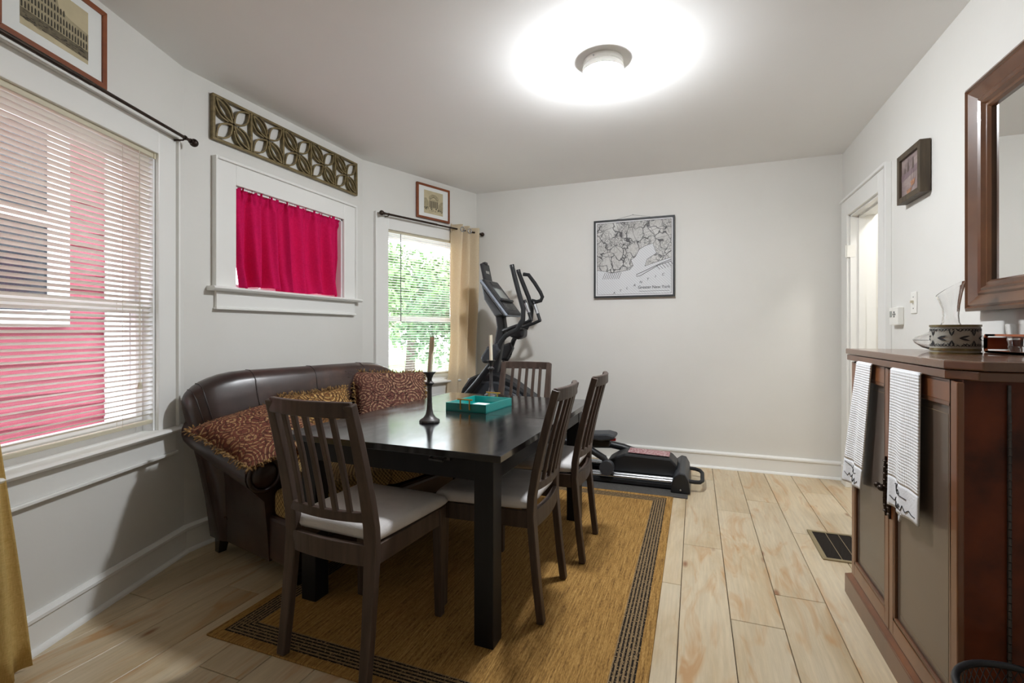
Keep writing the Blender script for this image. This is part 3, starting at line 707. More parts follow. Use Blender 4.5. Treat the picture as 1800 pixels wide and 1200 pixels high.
# ------------------------------------------------------------------ venetian blinds
def blind(w, x0, x1, ztop, zbot, tilt, label, pitch=.0222, inward=-.012, droop=0, cords=(), tassel=None, wand=None):
    t = wthing(w, 'venetian_blind', label, 'blind', (x0 + x1) / 2, inward, 0); hw = (x1 - x0) / 2
    G().box(-hw, hw, -.014, .014, ztop - .028, ztop).done('headrail', M['rail'], t, bevel=.003)
    if w == 'w1': G().box(hw - .004, hw + .008, -.018, .016, ztop - .032, ztop + .004).done('bracket', M['rail'], t, bevel=.002)
    a, L = R(tilt), hw - .006; pr = [(-.0125, -.0012), (-.006, .0004), (0, .0012), (.006, .0004), (.0125, -.0012)]
    pr = pr + [(y, z - .0007) for y, z in reversed(pr)]
    pr = [(y * cos(a) + z * sin(a), -y * sin(a) + z * cos(a)) for y, z in pr]
    me = G().prism(pr, -L, L, 'x').mesh('slat', M['slat'], 50)
    n = int((ztop - .045 - zbot - .02) / pitch)
    for k in range(n + 1): link_copy('slat', me, t, (0, 0, ztop - .045 - k * pitch))
    G().box(-L, L, -.013, .013, zbot - .012, zbot + .006).done('bottom_rail', M['rail'], t, bevel=.004)
    for c in cords:
        for s in (-.0135, .0135): G().tube([(c, s, ztop - .02), (c, s, zbot)], .0008, 5).done('ladder_cord', M['cord'], t)
    if tassel:
        cx, cz = tassel
        for d in (-.004, .004): G().tube([(cx + d * .3, -.022, ztop - .02), (cx + d, -.024, cz + .03)], .001, 5).done('pull_cord', M['cord'], t)
        G().lathe([(0, .03), (.006, .03), (.011, 0), (0, 0)], 10, (cx, -.024, cz)).done('tassel', M['rail'], t, smooth=40)
    if wand:
        cx, cz = wand; G().tube([(cx, -.022, ztop - .03), (cx, -.024, cz)], .0035, 6).done('tilt_wand', M['pewter'], t)
    return t
blind('w1', -1.085, -.212, 2.035, .735, 25, 'cream venetian blind across the window facing the red house', cords=(-.31, .25), tassel=(.335, .90))
blind('w3', .245, 1.09, 2.04, .775, 7, 'cream venetian blind across the window facing the trees', cords=(-.25, .25), wand=(-.30, 1.25))

# ------------------------------------------------------------------ curtain rods and curtains
def rod(w, x0, x1, z, label, inward=.075, brackets=()):
    t = wthing(w, 'curtain_rod', label, 'curtain rod', 0, inward, z, 'bronze curtain rods')
    G().tube([(x0, 0, 0), ((x0 + x1) / 2, 0, 0)], .0095, 12).done('outer_tube', M['iron'], t, smooth=50)
    G().tube([((x0 + x1) / 2, 0, 0), (x1, 0, 0)], .0075, 12).done('inner_tube', M['iron'], t, smooth=50)
    for x, s in ((x0, -1), (x1, 1)):
        g = G(); c = x + s * .03; g.grid(lambda u, v: (c + .021 * cos(pi * u), .021 * sin(pi * u) * cos(2 * pi * v), .021 * sin(pi * u) * sin(2 * pi * v)), 11, 16, cv=True)
        g.tube([(x, 0, 0), (x + s * .014, 0, 0)], .012, 12); g.done('finial', M['iron'], t, smooth=60)
    for x in brackets:
        g = G(); g.tube([(x, inward - .004, -.012), (x, .01, -.012), (x, -.0, -.004)], .0045, 8); g.box(x - .008, x + .008, inward - .004, inward, -.04, .012); g.tube([(x - .004, 0, 0), (x + .004, 0, 0)], .0115, 12)
        g.done('bracket', M['iron'], t, smooth=50)
rod('w1', -1.22, -.062, 2.15, 'dark bronze curtain rod over the window with the red house view', brackets=(-.10,))
rod('w3', .16, 1.285, 2.14, 'dark bronze curtain rod holding the oat linen curtain', brackets=(.2, 1.2))

def drape(name, label, w, x0t, x1t, x0b, x1b, zt, zb, mt, folds, amp=.03, inward=.075, cat='curtain', seed=1, grommets=0, nz=24, nx=90, pinch=0):
    rnd = random.Random(seed); t = wthing(w, name, label, cat, 0, inward, 0); ph = [rnd.uniform(0, 6.28) for _ in range(4)]
    def f(u, v):
        z = zt + (zb - zt) * v
        xa, xb = x0t + (x0b - x0t) * v, x1t + (x1b - x1t) * v
        q = u + .03 * sin(3 * v + ph[0]) * sin(2 * pi * u + ph[1])
        am = amp * (1 + .35 * sin(2.2 * v + ph[2]))
        x = xa + (xb - xa) * q + pinch * math.exp(-((v - .55) / .18) ** 2) * (.5 - u)
        y = am * sin(2 * pi * folds * u + ph[3] * v * .6) + .006 * sin(9 * v + 14 * u + ph[1])
        return (x, y, z)
    G().grid(f, nx, nz).done('cloth', mt, t, smooth=80, solid=.0012)
    for k in range(grommets):
        u = (k + .5) / (folds * 2); p = f(u, .0); q = f(u + .01, 0); d = Vector((q[0] - p[0], q[1] - p[1], 0)).normalized(); c = Vector((p[0], p[1], zt - .05)); nn = Vector((d.y, -d.x, 0))
        pts = [c + d * .022 * cos(2 * pi * i / 20) + Vector((0, 0, .022 * sin(2 * pi * i / 20))) for i in range(20)]
        G().tube(pts, .005, 8, ref=nn, closed=True).done('grommet', M['steel'], t, smooth=60)
    return t
drape('linen_curtain', 'oat linen grommet curtain gathered at the side of the far bay window', 'w3', .90, 1.26, .83, 1.24, 2.185, .03, M['linen'], 3, .034, seed=4, grommets=5, pinch=.05)
drape('gold_curtain', 'gold linen curtain hanging at the edge of the window with the red house view', 'w1', -1.30, -1.085, -1.25, -.88, 2.19, .012, M['gold_curtain'], 3, .026, seed=9, inward=.085)
t = wthing('w2', 'cafe_rod', 'thin white spring rod across the small window', 'curtain rod', 0, -.04, 1.99)
G().tube([(H2[0] + .003, 0, 0), (H2[1] - .003, 0, 0)], .004, 8).done('tube', M['vinyl'], t, smooth=50)
def cafe(label, x0, x1, b0, b1, seed, zb):
    rnd = random.Random(seed); t = wthing('w2', 'cafe_curtain', label, 'curtain', 0, -.02, 0, 'crimson cafe curtains'); ph = [rnd.uniform(0, 6.28) for _ in range(6)]
    def f(u, v):
        z = 2.016 + (zb - 2.016) * v; w_ = v ** 1.4
        xa, xb = x0 + (b0 - x0) * w_, x1 + (b1 - x1) * w_
        g1 = max(0, 1 - v / .14)
        y = -.040 * (sin(2 * pi * 3.2 * u + ph[0] + .8 * v) + .4 * sin(2 * pi * 7.1 * u + ph[3] - .9 * v)) * (.35 + .65 * v) * (1 - .5 * g1) + g1 * .016 * sin(2 * pi * 13 * u + ph[1]) * (1 - .8 * math.exp(-((v - .045) / .014) ** 2)) - .05 * max(0, v - .78) * (1 + sin(9 * u + ph[2]))
        if v < .1: y -= .006
        z += g1 * (.005 * sin(2 * pi * 7.3 * u + ph[3]) + .004 * sin(2 * pi * 17 * u)) * max(0, 1 - v / .05) + max(0, v - .75) * .11 * (sin(5.5 * u + ph[4]) * .5)
        return (xa + (xb - xa) * u + .010 * sin(2 * pi * 6 * u + ph[5]) * g1, y - .006, z)
    G().grid(f, 90, 44).done('cloth', M['red'], t, smooth=80, solid=.001)
cafe('crimson cafe curtain panel with its hem lifted off the sill, beneath the bronze panel', H2[0] + .006, .70, .318, .715, 2, 1.428)
cafe('crimson cafe curtain panel falling straight to the sill, beside the oat curtain window', .712, H2[1] - .022, .72, H2[1] + .006, 5, 1.424)

# ------------------------------------------------------------------ carved bronze panel
t = wthing('w2', 'fretwork_panel', 'long antique bronze fretwork panel with five leaf motifs', 'wall decor', .76, .0, 2.365)
hw, hh, d = .615, .128, .022; g = G()
g.box(-hw, hw, -d - .004, -.004, hh - .014, hh); g.box(-hw, hw, -d - .004, -.004, -hh, -hh + .014); g.box(-hw, -hw + .016, -d - .004, -.004, -hh + .014, hh - .014); g.box(hw - .016, hw, -d - .004, -.004, -hh + .014, hh - .014)
g.done('border', M['fret'], t, bevel=.0015)
tw = (2 * hw - .016) / 5; yd = -d / 2 - .004
for k in range(1, 5): G().box(-hw + .008 + k * tw - .007, -hw + .008 + k * tw + .007, -d - .004, -.004, -hh + .012, hh - .012).done('divider', M['fret'], t)
g = G(); hx_, hz_ = tw / 2 - .006, hh - .011
def arcband(p, q, bulge, wd=.0085):
    p, q = Vector(p), Vector(q); m = q - p; nrm = Vector((-m.y, m.x)); pts = []
    for i in range(11):
        s = i / 10; c = p + m * s + nrm * bulge * math.sin(pi * s); pts.append((c.x, yd, c.y))
    g.bar(pts, d, wd, ref=(0, 1, 0)) if 0 else g.sweep(pts, [(-d / 2, -wd / 2), (d / 2, -wd / 2), (d / 2, wd / 2), (-d / 2, wd / 2)], ref=(0, 0, 1) if abs(m.x) > 9 else (.0001, 0, 1)) if 0 else g.sweep(pts, [(-wd / 2, -d / 2), (wd / 2, -d / 2), (wd / 2, d / 2), (-wd / 2, d / 2)], ref=(0, 1, 0))
for sx, sz in ((1, 1), (-1, -1), (-1, 1), (1, -1)):
    e_ = (sx * hx_ * .93, sz * hz_ * .93); wide = sx * sz > 0
    bl = .25 if wide else .16
    arcband((sx * .006, sz * .006), e_, bl, .0095); arcband((sx * .006, sz * .006), e_, -bl, .0095)
    if not wide:
        arcband((sx * .034, sz * .004), (sx * hx_ * 1.03, sz * hz_ * .62), .17, .008); arcband((sx * .004, sz * .034), (sx * hx_ * .62, sz * hz_ * 1.03), -.17, .008)
mm = g.mesh('leaf_motif', M['fret'])
for k in range(5): link_copy('leaf_motif', mm, t, (-hw + .008 + (k + .5) * tw, 0, 0))

# ------------------------------------------------------------------ framed pictures
def framed(w, name, label, x0, x1, z0, z1, fw_, depth, mt, matw=0, mbot=0, cat='picture', gap=.004, group=None):
    t = wthing(w, name, label, cat, (x0 + x1) / 2, 0, (z0 + z1) / 2, group); a, b = (x1 - x0) / 2, (z1 - z0) / 2; y0, y1 = -depth - gap, -gap
    for nm, p in (('side_rail', [(-a, -b), (-a + fw_, -b + fw_), (-a + fw_, b - fw_), (-a, b)]), ('side_rail', [(a, -b), (a - fw_, -b + fw_), (a - fw_, b - fw_), (a, b)]), ('top_rail', [(-a, b), (-a + fw_, b - fw_), (a - fw_, b - fw_), (a, b)]), ('bottom_rail', [(-a, -b), (-a + fw_, -b + fw_), (a - fw_, -b + fw_), (a, -b)])):
        G().prism(p, y0, y1, 'y').done(nm, mt, t, bevel=.0015)
    return t, a - fw_, b - fw_, y0 + depth * .35
def quad(g, x0, x1, z0, z1, y): return g.add([(x0, y, z0), (x1, y, z0), (x1, y, z1), (x0, y, z1)], [(0, 1, 2, 3)])
def poly(g, pts, y): return g.add([(p[0], y, p[1]) for p in pts], [tuple(range(len(pts)))])
def arch(g, x, z, w_, h_, y):
    poly(g, [(x - w_ / 2, z), (x + w_ / 2, z), (x + w_ / 2, z + h_ * .7), (x + w_ * .3, z + h_ * .93), (x, z + h_), (x - w_ * .3, z + h_ * .93), (x - w_ / 2, z + h_ * .7)], y)
SEP = [M['sepia'], M['sepia1'], M['sepia2'], M['sepia3']]
def mount(t, a, b, y, pw, ph, pz):
    G().box(-a - .003, a + .003, y, y + .004, -b - .003, b + .003).done('mat_board', M['matboard'], t)
    G().box(-pw, pw, y - .0006, y, pz - ph, pz + ph).done('print', M['sepia'], t)
# arcaded amphitheatre-like ruin
t, a, b, y = framed('w1', 'framed_engraving', 'red-brown framed engraving of a long arcaded stone ruin', -.945, -.505, 2.19, 2.515, .021, .02, M['frame_red'])
mount(t, a, b, y, .135, .105, .004); g = G(); y -= .0012; rnd = random.Random(4)
g.cur = 1; poly(g, [(-.135, -.04), (.135, -.05), (.135, .02), (.06, .03), (.01, .045), (-.0, .085), (-.05, .098), (-.135, .09)], y)
g.cur = 2; poly(g, [(-.135, -.075), (.135, -.085), (.135, -.05), (-.135, -.04)], y)
g.cur = 3
for row, (zz, hh_) in enumerate(((-.038, .026), (-.004, .026), (.030, .024), (.062, .018))):
    for k in range(22):
        xx = -.13 + k * .0122
        lim = [.135, .135, .03, -.005][row]
        if xx < lim: arch(g, xx, zz - .0004 * k, .0066, hh_, y - .0003)
for k in range(60):
    xx, zz = rnd.uniform(-.13, .12), rnd.uniform(-.083, -.05); quad(g, xx, xx + rnd.uniform(.004, .018), zz, zz + rnd.uniform(.001, .004), y - .0003)
g.done('engraved_lines', SEP, t)
# columned temple front
t, a, b, y = framed('w3', 'framed_engraving', 'red-brown framed engraving of a columned temple front with a crowd', .535, .925, 2.19, 2.505, .020, .02, M['frame_red'])
mount(t, a, b, y, .112, .105, .0); g = G(); y -= .0012; rnd = random.Random(6)
g.cur = 1; poly(g, [(-.112, -.06), (-.112, .03), (-.085, .035), (-.06, .0), (-.06, -.06)], y); poly(g, [(.112, -.06), (.112, .03), (.085, .02), (.055, -.01), (.055, -.06)], y)
poly(g, [(-.058, .03), (.058, .03), (.058, .045), (.05, .06), (.02, .078), (-.02, .078), (-.05, .06), (-.058, .045)], y)
g.cur = 2; poly(g, [(-.055, -.045), (.055, -.045), (.055, .018), (-.055, .018)], y - .0002); poly(g, [(-.055, .026), (.055, .026), (0, .056)], y - .0002)
g.cur = 0
for k in range(7): quad(g, -.052 + k * .0165, -.046 + k * .0165, -.045, .016, y - .0004)
poly(g, [(-.042, .029), (.042, .029), (0, .050)], y - .0004)
g.cur = 3
for k in range(6): quad(g, -.0455 + k * .0165, -.0395 + k * .0165, -.045, .012, y - .0004)
for k in range(46):
    xx, zz = rnd.uniform(-.11, .10), rnd.uniform(-.082, -.05); quad(g, xx, xx + rnd.uniform(.003, .010), zz, zz + rnd.uniform(.003, .012), y - .0003)
g.done('engraved_lines', SEP, t)
# map
t, a, b, y = framed('far', 'framed_map', 'black framed vintage grey map titled Greater New York', 1.205, 1.915, 1.47, 2.18, .017, .022, M['map_black'], gap=.012, cat='map')
G().box(-a - .003, a + .003, y, y + .004, -b - .003, b + .003).done('map_sheet', M['paper'], t)
a2, b2 = a - .012, b - .012; y -= .0006
g = G(); quad(g, -a2, a2, -b2, b2, y); g.done('sea_print', M['map_sea'], t)
g = G(); land = [(-a2, b2), (-a2, -.10), (-.24, -.115), (-.20, -.13), (-.12, -.12), (-.03, -.105), (.0, -.07), (-.02, -.02), (.02, .01), (.05, .07), (.10, .10), (.17, .12), (.2, .03), (.12, -.02), (.10, -.08), (.16, -.06), (.24, -.035), (a2, -.01), (a2, b2)]
poly(g, land, y - .0004); g.done('land_print', M['map_land'], t)
def strip(g, pts, w_, yy):
    g.tube([(p[0], yy, p[1]) for p in pts], w_, 4, ref=(0, 1, 0))
g = G(); rnd = random.Random(3)
strip(g, land[1:-1], .0016, y - .0005)
strip(g, [(a2, -.045), (.22, -.075), (.14, -.12), (.06, -.165), (.03, -.168), (.028, -.152), (.07, -.135), (.16, -.095), (.24, -.06), (a2, -.03)], .0022, y - .0005)
for p, q in (((-a2, .31), (-.1, .05)), ((-.3, .02), (-.05, .30)), ((-.15, .32), (-.02, -.08)), ((-.02, .32), (.06, .08)), ((.05, .2), (a2, .3)), ((.12, .32), (.2, .1)), ((.18, .16), (a2, .19)), ((-.28, .22), (-.18, -.1)), ((.25, .3), (.31, .2)), ((-a2, -.03), (-.14, .06))):
    strip(g, [p, ((p[0] + q[0]) / 2 + rnd.uniform(-.02, .02), (p[1] + q[1]) / 2 + rnd.uniform(-.02, .02)), q], .0011, y - .0006)
for k in range(9): xx = -.25 + k * .018; strip(g, [(xx, -.125), (xx - .025, -.185)], .0016, y - .0006)
for k in range(6): xx = .20 + k * .024; strip(g, [(xx, -.08 + k * .006), (xx + .03, -.115 + k * .006)], .0016, y - .0006)
for c1, c2 in (((-a2, -b2), (a2, -b2)), ((a2, -b2), (a2, b2)), ((a2, b2), (-a2, b2)), ((-a2, b2), (-a2, -b2))): strip(g, [c1, c2], .0014, y - .0005)
strip(g, [(.05, -.302), (.31, -.302)], .0012, y - .0006)
g.done('map_lines', M['ink2'], t)
text('Greater New York', .037, M['ink'], t, (.178, y - .001, -.268), sx=.95, ex=.0006); text('G', .036, M['ink'], t, (.046, y - .001, -.267)) if 0 else None
for ch, (xx, zz) in zip('BROOKLYN', [(-.235 + .041 * k, .12 + .002 * k) for k in range(8)]): text(ch, .032, M['ink'], t, (xx, y - .001, zz))
for ch, (xx, zz) in zip('ATLANTIC', [(-.17, -.312), (-.115, -.295), (-.055, -.272), (.01, -.248), (.065, -.222), (.125, -.198), (.19, -.175), (.255, -.16)]): text(ch, .03, M['ink'], t, (xx, y - .001, zz), shear=.2)
g = G(); g.tube([(-.20, -.006, .35), (-.005, -.004, .392), (.20, -.006, .35)], .0008, 5); g.done('hanging_wire', M['ink2'], t)
G().lathe([(0, 0), (.004, 0), (.004, .004), (0, .004)], 8, (-.005, -.008, .390)).done('nail', M['pewter'], t)
# small harbour painting on the right wall
t, a, b, y = framed('right', 'framed_painting', 'small grey-brown shadow-box framed painting of moored boats', 1.245, 1.535, 1.855, 2.115, .030, .045, M['frame_dark'])
y = -.036; G().box(-a - .002, a + .002, y, y + .004, -b - .002, b + .002).done('canvas', M['painting'], t)
g = G(); y -= .001
g.cur = 0; poly(g, [(-a, .02), (a, .035), (a, .005), (-a, -.015)], y)
g.cur = 2; poly(g, [(.0, -.04), (.06, -.035), (.05, -.062), (.01, -.065)], y - .0004); poly(g, [(-.05, -.075), (.02, -.07), (.0, -.098), (-.04, -.1)], y - .0004)
g.cur = 1
for xx in (.01, .04, .065): quad(g, xx, xx + .002, -.04, .015, y - .0003)
for xx, hh_ in ((-.03, .05), (-.07, .03), (.03, .06)): poly(g, [(xx - .012, .02), (xx + .012, .022), (xx + .003, .02 + hh_), (xx - .003, .02 + hh_)], y - .0003)
g.done('painted_boats', [mat('mauve_paint', C(122, 104, 108), .5), mat('umber_paint', C(96, 80, 74), .5), mat('orange_paint', C(178, 126, 92), .5, c2=C(120, 84, 66), sc=60)], t)

# ------------------------------------------------------------------ mirror
t = wthing('right', 'wall_mirror', 'large mirror in a broad moulded brown wood frame', 'mirror', 2.625, 0, 1.70)
A, B, FW = .66, .452, .118
prof = [(0, 0), (0, .045), (.012, .052), (.018, .044), (.026, .048), (.062, .030), (.070, .036), (.080, .030), (.088, .034), (.098, .022), (.110, .024), (.118, .014), (.118, 0)]
def rail_(mt, p0, p1, flip): pass
def mrail(name, p0, p1, inn):
    p0, p1, inn = Vector(p0), Vector(p1), Vector(inn); L = (p1 - p0).normalized(); vs = []
    for k, P in enumerate((p0, p1)):
        s = 1 if k == 0 else -1
        for w_, d_ in prof: q = P + inn * w_ + L * s * w_; vs.append((q.x, -d_ - .003, q.y))
    n = len(prof); g = G(); g.add(vs, [(i, i + 1, n + i + 1, n + i) for i in range(n - 1)] + [tuple(range(n)), tuple(range(2 * n - 1, n - 1, -1)), (n - 1, 0, n, 2 * n - 1)])
    return g.done(name, M['mir_frame'], t)
mrail('side_rail', (-A, -B), (-A, B), (1, 0)); mrail('side_rail', (A, -B), (A, B), (-1, 0)); mrail('bottom_rail', (-A, -B), (A, -B), (0, 1)); mrail('top_rail', (-A, B), (A, B), (0, -1))
G().box(-A + FW - .006, A - FW + .006, -.009, -.004, -B + FW - .006, B - FW + .006).done('mirror_glass', M['mirror'], t)

# ------------------------------------------------------------------ switch and thermostat
t = wthing('right', 'light_switch', 'white toggle switch plate on the wall beside the doorway', 'switch', 1.335, 0, 1.318)
G().box(-.035, .035, -.006, 0, -.057, .057).done('plate', M['white'], t, bevel=.003)
g = G(); g.box(-.005, .005, -.02, -.006, -.002, .012); g.done('toggle', M['rail'], t, bevel=.001)
for z_ in (-.03, .03): G().lathe([(0, 0), (.003, 0), (.003, .001), (0, .001)], 8).done('screw', M['pewter'], t)
for o_, z_ in zip([c for c in t.children if c.name.startswith('screw')], (-.03, .03)): o_.rotation_euler = (R(90), 0, 0); o_.location = (0, -.006, z_)
t = wthing('right', 'thermostat', 'small white thermostat with keypad beside the door casing', 'thermostat', 1.135, 0, 1.252)
G().box(-.062, .062, -.03, 0, -.05, .05).done('case', M['white'], t, bevel=.004)
G().box(-.05, -.022, -.032, -.029, -.005, .03).done('display', M['screen'], t); g = G()
for p in ((.012, .012), (.012, -.012), (0, 0), (.024, 0)): g.box(p[0] - .005, p[0] + .005, -.032, -.029, p[1] - .005 + .01, p[1] + .005 + .01)
g.done('keypad', M['pewter'], t)

# ------------------------------------------------------------------ floor register
t = thing('floor_register', 'bronze floor vent register set beside the cabinet', 'vent', (.76, 3.073, .0))
g = G(); a, b = .15, .197
for p in ((-a, a, -b, -b + .022), (-a, a, b - .022, b), (-a, -a + .022, -b + .022, b - .022), (a - .022, a, -b + .022, b - .022)): g.box(*p, .0002, .006)
g.done('rim', M['vent_frame'], t, bevel=.002); G().box(-a + .02, a - .02, -b + .02, b - .02, .0002, .002).done('grille_bed', M['vent_dark'], t)
lm = G().box(-a + .022, a - .022, -.0016, .0016, .002, .0045).mesh('louvre', M['vent_dark'])
for k in range(44): link_copy('louvre', lm, t, (0, -b + .026 + k * .0079, 0))
for k in range(3): G().box(-.062 + k * .062, -.059 + k * .062, -b + .022, b - .022, .004, .0055).done('divider', M['vent_frame'], t)

# ------------------------------------------------------------------ bar cabinet
CX, CY0, CY1, CT = .645, 1.585, 2.495, 1.092
t = thing('bar_cabinet', 'tall two-door brown wood bar cabinet with dark panels', 'cabinet', (0, 0, 0))
bx = XR - .006
G().box(CX + .004, bx, CY0, CY1, .10, CT - .05).done('carcass', M['cab_side'], t)
g = G(); g.prism([(CX - .024, 1.62), (CX - .024, CY1 + .03), (bx, CY1 + .03), (bx, CY0 - .035), (CX + .03, CY0 - .035)], CT - .024, CT, 'z'); g.done('top_board', M['cab_top'], t, bevel=.004)
g = G(); g.prism([(CX - .020, 1.625), (CX - .020, CY1 + .026), (bx, CY1 + .026), (bx, CY0 - .026), (CX + .024, CY0 - .026)], CT - .050, CT - .026, 'z'); g.done('top_moulding', M['cab'], t, bevel=.003)
g = G(); g.box(CX - .018, bx, CY0 - .03, CY1 + .07, .0, .085); g.done('plinth', M['cab'], t, bevel=.004)
g = G(); g.hexa([(CX - .014, CY0 - .026, .085), (bx, CY0 - .026, .085), (bx, CY1 + .066, .085), (CX - .014, CY1 + .066, .085)], [(CX + .006, CY0 - .008, .112), (bx, CY0 - .008, .112), (bx, CY1 + .02, .112), (CX + .006, CY1 + .02, .112)]); g.done('base_moulding', M['cab_edge'], t, bevel=.002)
def cdoor(y0, y1, hy):
    d = bpy.data.objects.new('door', None); COL.objects.link(d); d.parent = t
    z0, z1, f = .118, CT - .056, .058
    g = G(); x0, x1 = CX - .010, CX + .006
    g.box(x0, x1, y0, y0 + f * .62, z0, z1); g.box(x0, x1, y1 - f * .62, y1, z0, z1); g.box(x0, x1, y0 + f * .62, y1 - f * .62, z0, z0 + f); g.box(x0, x1, y0 + f * .62, y1 - f * .62, z1 - f, z1)
    g.done('door_frame', M['cab_edge'], d, bevel=.003)
    a, b, c, e_ = y0 + f * .62, y1 - f * .62, z0 + f, z1 - f
    G().box(x0 + .010, x0 + .016, a - .002, b + .002, c - .002, e_ + .002).done('door_panel', M['cab_panel'], d)
    g = G()
    for p in ((a, a + .012, c, e_), (b - .012, b, c, e_), (a, b, c, c + .012), (a, b, e_ - .012, e_)): g.hexa([(x0 + .001, p[0], p[2]), (x0 + .011, p[0], p[2]), (x0 + .011, p[1], p[2]), (x0 + .001, p[1], p[2])], [(x0 + .001, p[0], p[3]), (x0 + .011, p[0], p[3]), (x0 + .011, p[1], p[3]), (x0 + .001, p[1], p[3])])
    g.done('panel_moulding', M['cab'], d, bevel=.003)
    g = G(); i = .035
    for p in ((a + i, a + i + .002, c + i, e_ - i), (b - i - .002, b - i, c + i, e_ - i), (a + i, b - i, c + i, c + i + .002), (a + i, b - i, e_ - i - .002, e_ - i)): g.box(x0 + .0094, x0 + .0102, *p[:2], *p[2:])
    g.done('inlay_line', M['inlay'], d)
    g = G(); zc = .62
    g.tube([(x0 - .003, hy, zc - .105), (x0 - .005, hy, zc - .06), (x0 - .004, hy, zc + .06), (x0 - .003, hy, zc + .105)], [.003, .007, .007, .003], 8, ref=(1, 0, 0))
    for q in range(9): g.lathe([(0, -.006), (.006, -.003), (.008, 0), (.006, .003), (0, .006)], 8, (x0 - .005, hy, zc - .088 + q * .022))
    g.tube([(x0 - .004, hy, zc), (x0 - .022, hy, zc)], .004, 8); g.grid(lambda u, v: (x0 - .028 + .011 * cos(pi * u), hy + .011 * sin(pi * u) * cos(2 * pi * v), zc + .011 * sin(pi * u) * sin(2 * pi * v)), 7, 10, cv=True)
    g.done('handle', M['iron'], d, smooth=50, label='ornate dark metal pull')
cdoor(CY0 - .001, 2.058, 2.042); cdoor(2.062, CY1 - .004, 2.078)
G().box(CX + .09, CX + .096, CY0 - .006, CY0 + .002, .12, CT - .06).done('piano_hinge', M['pewter'], t)
hm = G().tube([(0, 0, 0), (0, 0, .018)], .004, 8).mesh('hinge_knuckle', M['pewter'], 50)
for k in range(40): link_copy('hinge_knuckle', hm, t, (CX + .093, CY0 - .006, .14 + k * .0205))

def towel(label, y0t, y1t, y0b, y1b, zb, strokes, seed, gap=.014):
    t = thing('tea_towel', label, 'towel', (CX - gap, (y0t + y1t) / 2, 0), R(-90), 'white waffle tea towels'); c = (y0t + y1t) / 2
    zt = CT - .050
    def P(u, z):                       # local x runs towards -y; y local is +x world
        q = (zt - z) / (zt - zb); a = -(y1t + (y1b - y1t) * q - c); b = -(y0t + (y0b - y0t) * q - c)
        x = a + (b - a) * u; y = -.010 - .012 * q * (.5 + .5 * sin(6.3 * u * 1.4 + seed)) - .004 * sin(12 * u + seed) * q
        return x, y
    hem = zb + .095
    def fr(u, v): z = zt + (hem - zt) * v; x, y = P(u, z); return (x, y, z)
    G().grid(fr, 30, 40).done('waffle_cloth', M['towel'], t, smooth=80, solid=.005)
    def fh(u, v): z = hem + (zb - hem) * v; x, y = P(u, z); return (x, y, z + .012 * (u - .5) * v * (1 if seed > 2 else 2))
    G().grid(fh, 24, 10).done('hem', M['towel_plain'], t, smooth=80, solid=.005)
    def fb(u, v): x, _ = P(u, zt); return (x, -.010 + .030 * v, zt + .004 * sin(pi * v))
    G().grid(fb, 12, 6).done('fold_over_door', M['towel'], t, smooth=80, solid=.004)
    for st in strokes:
        pts = []
        for u, w_ in st:
            z = hem + (zb - hem) * w_; x, y = P(u, z); pts.append((x, y - .0036, z + .012 * (u - .5) * w_ * (1 if seed > 2 else 2)))
        G().tube(pts, .0013, 5, ref=(0, 1, 0)).done('embroidered_script', M['ink'], t, smooth=60)
    if seed > 2:
        x, y = P(.52, zb); G().tube([(x - .006, y, zb + .004), (x, y - .002, zb - .02), (x + .008, y, zb + .004)], .003, 6, ref=(0, 1, 0)).done('hanging_loop', M['towel_plain'], t, smooth=60)
towel('white waffle tea towel hanging straight on the cabinet door beside the panelled side', 1.765, 1.99, 1.765, 2.0, .585,
      [[(.18, .18), (.26, .12), (.34, .22), (.40, .30)], [(.44, .02), (.40, .20), (.44, .36), (.50, .30), (.46, .20), (.42, .30), (.50, .38), (.66, .40)],
       [(.05, .66), (.16, .76), (.26, .60), (.40, .50), (.30, .60), (.32, .80)], [(.34, .62), (.37, .84), (.41, .64), (.45, .84), (.49, .66), (.52, .72), (.48, .82), (.55, .84)], [(.55, .84), (.58, .66), (.64, .84), (.72, .72), (.80, .80), (.92, .80)]], 3)
towel('white waffle tea towel hanging askew on the cabinet door toward the doorway', 2.19, 2.36, 2.30, 2.515, .525,
      [[(.10, .12), (.3, .22), (.44, .30)], [(.46, .12), (.44, .34), (.52, .22), (.56, .38), (.62, .22), (.64, .40), (.74, .34)], [(.12, .56), (.22, .70), (.26, .56), (.32, .72), (.40, .58), (.44, .72), (.5, .62)], [(.52, .5), (.5, .84), (.6, .62), (.64, .82), (.72, .6), (.74, .86), (.84, .7)]], 1)

# ------------------------------------------------------------------ on the cabinet
t = thing('wine_decanter', 'clear glass wine decanter with wide base and slanted flared lip', 'decanter', (.915, 2.33, CT))
g = G(); n = 40
op = [(.0, .002), (.055, .002), (.085, .012), (.108, .030), (.115, .042), (.105, .054), (.07, .070), (.036, .088), (.026, .11), (.024, .135), (.027, .17), (.034, .205), (.044, .238)]
ip = [(r - .003, z + (.003 if i < 3 else 0)) for i, (r, z) in enumerate(op) if i > 0]; prof_ = op + list(reversed(ip)) + [(0, .006)]
m_ = len(prof_); vs, fs = [], []
for k in range(n):
    a = 2 * pi * k / n
    for r, z in prof_: vs.append((r * cos(a), r * sin(a), z + max(0, z - .15) * .32 * cos(a + .6)))
for k in range(n):
    l = (k + 1) % n
    for i in range(m_ - 1): fs.append((k * m_ + i, l * m_ + i, l * m_ + i + 1, k * m_ + i + 1))
g.add(vs, fs); g.done('glass_body', M['glass'], t, smooth=60)
t = thing('leaf_canister', 'grey round canister with dark leaf pattern and brass rims', 'canister', (.83, 2.085, CT))
r_, h_ = .066, .098
